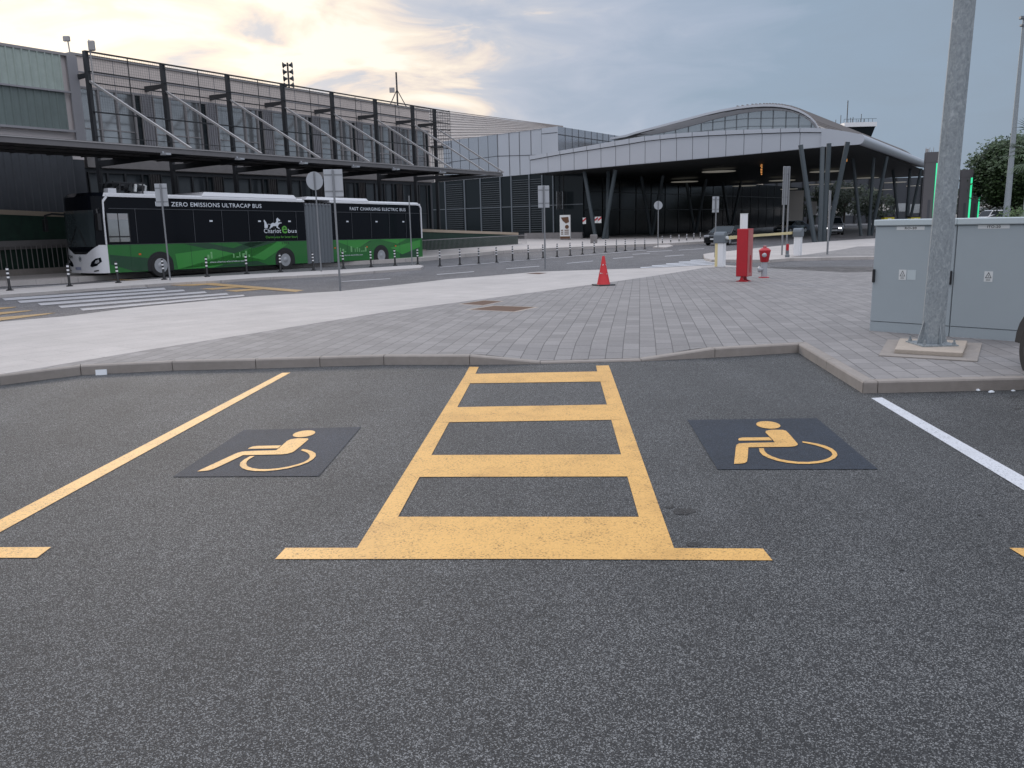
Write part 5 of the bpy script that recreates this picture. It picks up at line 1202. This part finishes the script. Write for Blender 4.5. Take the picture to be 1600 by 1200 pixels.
for (t0, z0), (t1, z1) in zip(Oa[8:-1], Oa[9:]):
    for k in range(3):
        u = k/3; t = t0+(t1-t0)*u; z = z0+(z1-z0)*u; MB().bar(fA(t, 1.0, z+.05), fA(t, 1.0, z+.05-.5)+dS*60, .1, .1).build('roof_rib', 'ribdark', nt_)
# slanted columns in groups
def colgroup(P, spread, zt, r=.175, back=0, full=True):
    ax_ = PF.u*-1.0
    m1 = MB().tube([P+Vector((0, 0, -.1)), P-ax_*spread+dS*back*.4+Vector((0, 0, zt-P.z))], r, 12)
    m1.build('column', 'col', nt_, smooth=True)
    MB().tube([P+ax_*.55+dS*.5+Vector((0, 0, -.1)), P+ax_*.55+dS*.6+Vector((0, 0, zt-P.z))], r, 12).build('column', 'col', nt_, smooth=True)
    MB().tube([P+ax_*.7+dS*back+Vector((0, 0, -.1)), P+ax_*(.7+spread*.85)+dS*back*.4+Vector((0, 0, zt-P.z))], r, 12).build('column', 'col', nt_, smooth=True)
    if full: MB().tube([P+dS*1.6+Vector((0, 0, -.1)), P-ax_*spread*.5+dS*4+Vector((0, 0, zt-P.z))], r, 12).build('column', 'col', nt_, smooth=True)
Pc = W(1273, 378.5); cg = Vector((Pc.x, Pc.y, G(Pc.y)))
off0 = (cg-PF.A).dot(dS)
for s_ in (0, 17, 38):
    colgroup(cg+dS*s_, 1.45 if s_ == 0 else 1.2, 6.75-.012*s_, r=.175 if s_ == 0 else .15, back=.8, full=s_ == 0)
Pg = PF.p(PF.tz(922, 300)[0], -1.2, G(70)); 
Pg = Vector((Pg.x, Pg.y, G(70)))
MB().tube([Pg-Vector((0, 0, .1)), Pg+PF.u*1.3+Vector((0, 0, 6.7))], .19, 12).build('column', 'col', nt_, smooth=True)
Pg2 = Pg-PF.u*.75
MB().tube([Pg2-Vector((0, 0, .1)), Pg2-PF.u*1.35+Vector((0, 0, 6.7))], .19, 12).build('column', 'col', nt_, smooth=True)
MB().tube([Pg2-PF.u*.1+dS*.6-Vector((0, 0, .1)), Pg2-PF.u*.2+PF.u*.9+dS*2.5+Vector((0, 0, 6.7))], .18, 12).build('column', 'col', nt_, smooth=True)
for k in range(1, 4):
    Q_ = Pg+dS*13*k
    for sx_ in (1.3, -1.3): MB().tube([Q_-Vector((0, 0, .1)), Q_+PF.u*sx_+Vector((0, 0, 6.6))], .18, 10).build('column', 'col', nt_, smooth=True)
# lamps on the canopy ceiling
cl_n = 0
cn_v = (p1-p0).cross(q0-p0).normalized()
for x, y, w in ((1123, 267.5, 52), (1069.5, 283.5, 42), (1163, 290, 36), (1222, 281.5, 40), (1290, 267.5, 48), (1283, 287.5, 36), (1355, 277.5, 34), (1326, 293, 34), (1399, 284.5, 32), (1233, 295, 26), (1100, 301, 26), (1380, 296, 26), (1427, 290, 20)):
    d = ray(x, y); k = (p0-C0).dot(cn_v)/d.dot(cn_v); Pq = C0+d*k
    if Pq.y > 180: continue
    r = w/2/F*(Pq-C0).dot(fwd); 
    o = MB().lathe([(r, 0), (r, -.02), (r*.97, -.05)], n=32).build('ceiling_light', 'lamp', nt_, world=False); o.location = nt_.matrix_basis.inverted() @ (Pq-Vector((0, 0, .02)))
# amber display columns hanging
for x, y, s_ in ((1310.5, 246, 5), (1323, 246, 7), (1190, 262, 9)):
    P_ = Dp(x, y, 80 if x > 1300 else 84); m_ = MB()
    for k in range(s_): m_.box(P_.x-.08+random.uniform(-.06, .06), P_.x+.08, P_.y, P_.y+.05, P_.z+.6-k*.16, P_.z+.68-k*.16)
    m_.build('amber_display', 'amber', nt_)
# advertising board, bin
P_ = Vector((0, 0, 0))+PF.p(PF.tz(891, 350)[0], 1.0, 0); zt = topz(P_, 336); zm = topz(P_, 373); 
t = thing('advertising_board', 'lit white poster stand with food pictures by the glass entrance', 'advertising board', (P_.x, P_.y, G(70)))
az_ = radians(-20); fP = lambda a, b, c: (P_.x+cos(az_)*a-sin(az_)*b, P_.y+sin(az_)*a+cos(az_)*b, c)
MB().box(-.5, .5, 0, .2, G(70), zm, fP).build('base', 'plinth', t); MB().box(-.52, .52, -.02, .2, zm, zt, fP).build('panel', 'sticker', t)
m_ = MB(); hgt = zt-zm
m_.prism([(-.4, zt-.1*hgt), (.35, zt-.08*hgt), (.42, zt-.3*hgt), (.1, zt-.36*hgt), (-.2, zt-.25*hgt)], lambda u, v, w: fP(u, w, v), -.035, -.021)
m_.prism([(.2+.2*cos(k*pi/6), zt-.5*hgt+.2*sin(k*pi/6)) for k in range(12)], lambda u, v, w: fP(u, w, v), -.035, -.021)
for k in range(3): m_.box(-.05, .38, -.035, -.021, zt-(.66+.08*k)*hgt, zt-(.62+.08*k)*hgt, fP); m_.box(-.4, -.18, -.035, -.021, zt-(.66+.08*k)*hgt, zt-(.62+.08*k)*hgt, fP)
m_.box(-.5, .5, -.035, -.021, zm+.01, zm+.1*hgt, fP); m_.build('poster_print', 'brown', t)
P_ = W(925, 383); t = thing('waste_bin', 'round concrete waste bin between the slanted canopy columns', 'bin', (P_.x, P_.y-1.5, G(70)))
MB().lathe([(.28, 0), (.3, .85), (.24, .9), (.22, .8)], n=18).build('drum', 'plinth', t, world=False)
# pedestrian marker plates on columns
for x, y in ((913, 345), (932, 343.5), (937, 343.5)):
    P_ = PF.p(PF.tz(x, y)[0], -.9, 0); d = Dp(x, y, P_.y-.4)
    m_ = MB(); m_.box(d.x-.16, d.x+.16, d.y-.02, d.y, d.z-.3, d.z+.3); o = m_.build('warning_band', 'sticker', nt_)
    MB().prism([(-.16, -.12), (.16, .12), (.16, .3), (-.16, .06)], lambda u, v, w: (d.x+u, d.y-w, d.z+v), .021, .03).build('red_stripe', 'red', o)
# old hall roof behind
rf = thing('hall_roof_building', 'far hall with broad curved ribbed roof rising behind the grey panel wall', 'building', (-5, 118, -.5))
e0_, e1_ = Dp(640, 232, 118), Dp(880, 214, 118); h0_, h1_, h2_ = Dp(640, 174, 130), Dp(760, 189, 130), Dp(880, 205, 130)
m_ = MB(); g1, g2 = [], []; rows = 12; colsn = 14; grid = []
for j in range(rows+1):
    v = j/rows; row = []
    for i in range(colsn+1):
        u = i/colsn; lo_p = e0_.lerp(e1_, u); hi_p = (h0_*(1-u)+h1_*0).lerp(h2_, 0)*1 if False else h0_.lerp(h2_, u)
        P_ = lo_p.lerp(hi_p, v); P_.z += 1.0*sin(v*pi*.5)*.6; row.append(P_)
    grid.append(row)
for j in range(rows): m_.strip(grid[j], grid[j+1])
m_.build('roof', 'roofribs', rf, smooth=True)
for j in range(0, 2*rows+1, 2):
    m_ = MB()
    v = j/(2*rows)
    r_ = [grid[int(v*rows)][i].lerp(grid[min(rows, int(v*rows)+1)][i], v*rows-int(v*rows))+Vector((0, 0, .12)) for i in range(colsn+1)]
    for a, b in zip(r_[:-1], r_[1:]): m_.bar(a, b, .12, .10)
    m_.build('roof_rib', 'ribdark', rf)
MB().hexa([(e0_.x, 118.5, -.6), (e1_.x, 118.5, -.6), (h2_.x, 129.5, -.6), (h0_.x, 129.5, -.6), (e0_.x, 118.5, e0_.z-.1), (e1_.x, 118.5, e1_.z-.1), (h2_.x, 129.5, h2_.z), (h0_.x, 129.5, h0_.z)]).build('wall', 'pale', rf)
# control tower
P_ = Dp(1334, 200, 230); zt = topz(P_, 194); zb3 = topz(P_, 206); sc = 230/F
ct_ = thing('control_tower', 'white control tower cab with antennas rising behind the arched roof', 'tower', (P_.x, 230, -.5))
f_ = lambda a, b, c: (P_.x+a, 230+b, c)
MB().lathe([(2.5, -.6), (2.5, zb3-2)], c=(P_.x, 230, 0), n=16).build('shaft', 'pale', ct_)
wd_ = 24*sc
MB().hexa([f_(-wd_*.75, -3, zb3-2), f_(wd_*.8, -3, zb3-2), f_(wd_*.8, 3, zb3-2), f_(-wd_*.75, 3, zb3-2), f_(-wd_*.95, -4, zt-1.1), f_(wd_*.95, -4, zt-1.1), f_(wd_*.95, 4, zt-1.1), f_(-wd_*.95, 4, zt-1.1)]).build('cab_glazing', 'glass', ct_)
MB().box(-wd_, wd_, -4.4, 4.4, zt-1.1, zt, f_).build('cab_roof', 'whitep', ct_)
m_ = MB()
for x, y in ((1325, 157), (1314, 180), (1329, 184), (1333, 183), (1346, 178), (1341, 187), (1350, 186), (1306, 187)):
    a = Dp(x, y, 230); m_.tube([(a.x, 230, zt-.1), (a.x, 230, a.z)], .08 if y > 160 else .12, 6)
for k in range(8): a = -wd_+k*wd_/4; m_.tube([f_(a, -4, zt), f_(a, -4, zt+.9)], .05, 5)
m_.bar(f_(-wd_, -4, zt+.9), f_(wd_, -4, zt+.9), .08); m_.build('antenna', 'blackmetal', ct_)
# roof antennas
def mast(name, lab, cat, x, ybase, ytop, dist, fn):
    a = Dp(x, ybase, dist); b = topz(a, ytop); t = thing(name, lab, cat, a); fn(t, b-a.z); return t
def m1(t, h):
    MB().tube([(0, 0, -.6), (0, 0, h)], .06, 8).build('mast', 'blackmetal', t, world=False)
    for k in range(4):
        for s_ in (-1, 1):
            MB().lathe([(.06, .0), (.1, .12), (.2, .22)], n=10, ax=lambda x, y, z: (s_*(.08+z), y, h-.15-k*h/4+x)).build('horn_speaker', 'blackmetal', t, world=False)
mast('horn_speaker_mast', 'mast with stacked horn loudspeakers on the old terminal roof', 'loudspeaker mast', 452, 140, 98, 56, m1)
def m2(t, h):
    MB().tube([(0, 0, -.6), (0, 0, h)], .07, 8).build('mast', 'blackmetal', t, world=False)
    for s_ in (-.75, .75): MB().tube([(s_, 0, -.1), (0, 0, h*.5)], .04, 6).build('leg', 'blackmetal', t, world=False)
    MB().box(-.6, -.2, -.1, .1, h*.42, h*.56).build('device', 'steel', t, world=False)
mast('roof_antenna', 'tripod antenna mast at the right end of the old terminal roof', 'antenna', 621.5, 167, 113, 70, m2)
for x, yb, yt, d_, lab in ((112, 88, 57, 41, 'small floodlight on a thin roof pole left of the steel posts'), (142, 90, 62, 39.5, 'square floodlight on a roof pole beside the first steel post')):
    def m3(t, h):
        MB().tube([(0, 0, -1.2), (-.1 if x < 120 else 0, 0, h)], .03, 6).build('pole', 'steel', t, world=False)
        MB().box(-.28, .02, -.1, .05, h-.22, h+.02).build('lamp_head', 'steel', t, world=False, bevel=.03) if x < 120 else MB().box(-.02, .28, -.15, .0, h-.5, h-.05).build('lamp_head', 'steel', t, world=False, bevel=.05)
    mast('floodlight', lab, 'floodlight', x, yb, yt, d_, m3)
# ------------------------------------------------------------------ pylons, tall lamp, greenery at right
for k, (x0, x1, yt, ysh, d_, gx, lab) in enumerate(((1443, 1461.5, 238, 254, 63, 1461, 'nearest dark grey pylon with green light strip, partly behind the lamp post'), (1500, 1517, 265.5, 277, 88, 1513, 'middle dark grey pylon with green light strip right of the lamp post'), (1517.5, 1531, 272.5, 281, 97, 1528, 'farthest dark grey pylon with green light strip beside the tree'))):
    a = Dp(x0, 300, d_); b = Dp(x1, 300, d_); w = b.x-a.x; zt = topz(a, yt); zs = topz(a, ysh)
    t = thing('light_pylon', lab, 'pylon', ((a.x+b.x)/2, d_, -.5), radians(-18), 'green lit pylons')
    MB().box(-w*.5, w*.42, -.25, .35, 0, zs+.5).build('shaft', 'pylon', t, world=False)
    MB().box(-w*.5, w*.48, -.27, .5, zs+.5, zt+.5).build('cap', 'pylon', t, world=False)
    MB().box(w*.32, w*.46, -.3, -.22, .3, zs+.42).build('light_strip', 'greenlit', t, world=False)
    MB().box(-w*.12, w*.08, -.262, -.24, 0, (zs+.5)*.52).build('dark_slot', 'seam', t, world=False)
    if k == 0:
        m_ = MB(); [m_.tube([(-w*.5+j*.13, 0, zt+.45), (-w*.5+j*.13, 0, zt+.85-(j % 2)*.2)], .02, 5) for j in range(5)]; m_.box(-w*.52, -w*.3, -.1, .1, zt+.45, zt+.75); m_.build('antenna', 'steel', t, world=False)
P_ = Dp(1571.5, 345, 60)
t = thing('floodlight_mast', 'very tall slender floodlight mast at the right edge', 'lamp post', (P_.x, 60, -.5)); a = Dp(1593, 32, 60)
a = Vector((P_.x, 60, topz(P_, 28)))
MB().tube([(0, 0, 0), (a.x-P_.x, 0, a.z+.5)], [.24, .1], 10).build('mast', 'galv', t, world=False, smooth=True)
m_ = MB(); X_ = a.x-P_.x; m_.box(X_-.3, X_+.5, -.15, .15, a.z+.42, a.z+.62); m_.box(X_-.2, X_+.5, -.15, .15, a.z-.05, a.z+.1); m_.bar((X_, 0, a.z+.3), (X_+.4, 0, a.z+.5), .08); m_.build('lamp_head', 'greyp', t, world=False, bevel=.03)
P_ = Dp(1600, 345, 50); t = thing('short_pole', 'short grey pole at the right frame edge above the hedge', 'pole', (P_.x, 50, -.5)); MB().tube([(0, 0, 0), (0, 0, topz(P_, 290)+.5)], .1, 10).build('shaft', 'galv', t, world=False)
def crown(mb, c, rad, nclump, nleaf, ls, seed):
    r_ = random.Random(seed); c = Vector(c)
    for _ in range(nclump):
        while True:
            p_ = Vector((r_.uniform(-1, 1), r_.uniform(-1, 1), r_.uniform(-1, 1)))
            if .25 < p_.length < 1: break
        p_ = p_.normalized()*(p_.length**.45); cc_ = c+Vector((p_.x*rad[0], p_.y*rad[1], p_.z*rad[2])); cr = r_.uniform(.12, .24)*rad[0]
        for _ in range(nleaf):
            d = Vector((r_.gauss(0, 1), r_.gauss(0, 1), r_.gauss(0, .8)))*cr*.6
            a = Vector((r_.gauss(0, 1), r_.gauss(0, 1), r_.gauss(0, 1))).normalized(); b = a.orthogonal().normalized(); s_ = ls*r_.uniform(.6, 1.3); q_ = cc_+d
            mb.add([q_-a*s_, q_+b*s_*.55, q_+a*s_, q_-b*s_*.55], [(0, 1, 2, 3)])
def tree(loc, h, rad, lab, seed, leaf='leaf', nc=110, nl=42, ls=.2, trunk=.35, grp=None, name='tree'):
    t = thing(name, lab, 'tree', loc, group=grp); r_ = random.Random(seed)
    m_ = MB(); hz = h-rad[2]*1.2; m_.tube([(0, 0, 0), (.1, 0, hz*.5), (0, .1, hz)], [trunk, trunk*.8, trunk*.6], 9)
    for k in range(6):
        a = k*pi/3+r_.random(); e_ = Vector((cos(a)*rad[0]*.6, sin(a)*rad[1]*.6, h-rad[2]*r_.uniform(.5, 1.1))); m_.tube([(0, 0, hz*.8), (e_.x*.5, e_.y*.5, (hz+e_.z)/2), e_], [trunk*.5, trunk*.35, trunk*.12], 7)
    m_.build('trunk', 'bark', t, world=False, smooth=True)
    c = MB(); crown(c, (0, 0, h-rad[2]), rad, nc, nl, ls, seed); c.build('crown', leaf, t, world=False, recalc=False); return t
P_ = Dp(1585, 330, 88); zt = topz(P_, 217)
tree((P_.x, 88, -.5), zt+.5, (4.4, 4.4, 3.3), 'large round broadleaf tree behind the tall floodlight mast', 11, nc=360, nl=80, ls=.19, trunk=.5)
# trees seen through the open canopy
for k, (x, d_, h_) in enumerate(((1262, 135, 6), (1292, 140, 7.5), (1318, 138, 7), (1342, 142, 6.5), (1368, 140, 5.5), (1480, 150, 5.5), (1545, 160, 5))):
    P_ = Dp(x, 345, d_); tree((P_.x, d_, -.5), h_, (3, 3, h_*.38), ['dark low tree seen through the canopy beside the pale end wall', 'dark tree seen beneath the canopy above the silver van roof, left one', 'dark tree seen beneath the canopy directly behind the silver van', 'dark tree seen between the canopy columns right of the van', 'small dark tree beneath the canopy left of the yellow boxes', 'small tree behind the gap right of the nearest pylon', 'low tree behind the small white van'][k], 30+k, 'darkleaf', 60, 26, .22, .2, 'trees beyond the canopy')
fh = MB(); r_ = random.Random(5)     # far wood on the horizon
for k in range(5200):
    x = r_.uniform(-260, 420); y = r_.uniform(300, 330); z = r_.random()**1.5*(7+3*sin(x*.05))*1.0; s_ = r_.uniform(.8, 1.8)
    fh.add([(x-s_, y, z-.5), (x, y+.5, z+s_*.6), (x+s_, y, z-.3), (x, y-.5, z-s_*.8)], [(0, 1, 2, 3)])
tag(fh.build('distant_woodland', 'darkleaf', recalc=False), 'dark low woodland along the horizon beyond the airport', 'woodland', kind='stuff')
# far pale building
fbd = Dp(1420, 320, 170); t = thing('far_building', 'low white building with window bands seen beyond the canopy columns', 'building', (fbd.x, 170, -.5))
MB().box(-7, 22, 0, 12, 0, 5.2).build('wall', 'pale', t, world=False)
for zz_ in (1.6, 3.6): MB().box(-6.8, 21.8, -.05, 0, zz_, zz_+1).build('window_band', 'glassup', t, world=False)
MB().box(-7.3, 22.3, -.4, 12.3, 5.2, 5.6).build('roof', 'signback', t, world=False)
P0_ = Dp(1190, 345, 165); P1_ = Dp(1475, 345, 165); t = thing('sky_screen_wing', 'long dark glazed wing closing the view far beyond the canopy columns', 'building', (P0_.x, 165, -.5))  # added dark wing, hides the bright sky between the canopy columns
hz_ = topz(P0_, 283)+.5; wd2 = P1_.x-P0_.x
MB().box(0, wd2, 0, 14, 0, hz_).build('wall', 'shadelam', t, world=False)
m_ = MB(); [m_.box(k*2.6, k*2.6+.25, -.25, 0, 0, hz_) for k in range(int(wd2/2.6))]; m_.build('mullion', 'mulld', t, world=False)
r_ = random.Random(4)
for k in range(9): x = 10+k*3.2; MB().box(x, x+2.3, -.06, -.01, 1.6+r_.random(), 3.4+r_.random()*1.2).build('window', 'pale' if k % 3 == 1 else 'glassup', t, world=False)  # pale panels stand in for light glimpses in the dark background
# yellow machines
for x, lab in ((1387, 'yellow topped machine left of the other, above the cabinet lid'), (1428, 'yellow topped machine nearer the first pylon, above the cabinet lid')):
    P_ = Dp(x, 345, 70); t = thing('ticket_machine', lab, 'ticket machine', (P_.x, 70, G(70)), group='yellow topped machines')
    zt = topz(P_, 337.5)-G(70)
    MB().box(-.5, .5, -.3, .3, 0, zt-.45).build('case', 'black', t, world=False, bevel=.03); MB().box(-.42, .42, -.32, .32, zt-.45, zt-.1).build('display_box', 'yellowp', t, world=False, bevel=.03); MB().box(-.15, .15, -.34, -.32, zt-.38, zt-.2).build('screen', 'sticker', t, world=False); MB().box(-.5, .5, -.34, .34, zt-.1, zt).build('cap', 'black', t, world=False)
# hedge and palm
a = Dp(1566, 338, 30); t = thing('hedge', 'bright green clipped hedge above the cabinets at the right', 'hedge', (a.x+1.4, 30, -.4)); zt = topz(a, 322)+.4
m_ = MB(); r_ = random.Random(9)
for k in range(5200):
    x = r_.uniform(-1.7, 4); y = r_.uniform(-.8, .8); hmax = zt*(.72+.25*min(1, (x+1.9)/1.2))+.15*sin(x*5); z = hmax*r_.random()**.4
    d = Vector((r_.gauss(0, 1), r_.gauss(0, 1), r_.gauss(0, 1)+1)).normalized(); b = d.orthogonal().normalized(); s_ = .055; q_ = Vector((x, y, z)); m_.add([q_-d*s_*1.3, q_+b*s_*.4, q_+d*s_*1.3, q_-b*s_*.4], [(0, 1, 2, 3)])
m_.build('foliage', 'leaf2', t, world=False, recalc=False)
m_ = MB(); [m_.tube([(x*.8-1, 0, 0), (x*.8-1, 0, zt*.6)], .03, 5) for x in range(6)]; m_.build('stem', 'bark', t, world=False)
P_ = Dp(1628, 240, 24); t = thing('palm_tree', 'fan palm whose spiky fronds enter at the right edge', 'palm tree', (P_.x, 24, -.2))
hz = P_.z+.2; MB().tube([(0, 0, 0), (.03, 0, hz*.5), (0, 0, hz)], [.2, .16, .15], 10).build('trunk', 'bark', t, world=False, smooth=True)
m_ = MB(); r_ = random.Random(21)
for k in range(26):
    a0 = r_.uniform(0, 2*pi); el = r_.uniform(-.5, 1.1); d = Vector((cos(a0)*cos(el), sin(a0)*cos(el), sin(el))); L_ = r_.uniform(.45, .75); o_ = Vector((0, 0, hz)); e_ = o_+d*L_; m_.tube([o_, e_], .012, 4)
    s_ = d.cross(Vector((0, 0, 1))).normalized(); u_ = s_.cross(d).normalized()
    for j in range(13):
        th = (j-6)/6*1.15; dd = (d*cos(th)+s_*sin(th)).normalized(); Lb = r_.uniform(.5, .7)*(1-.2*abs(th)); tip = e_+dd*Lb-Vector((0, 0, .18*Lb)); w_ = u_.cross(dd).normalized()*.014
        m_.add([e_, e_+dd*Lb*.5+w_, tip, e_+dd*Lb*.5-w_], [(0, 1, 2, 3)])
m_.build('frond', 'palm', t, world=False, recalc=False)
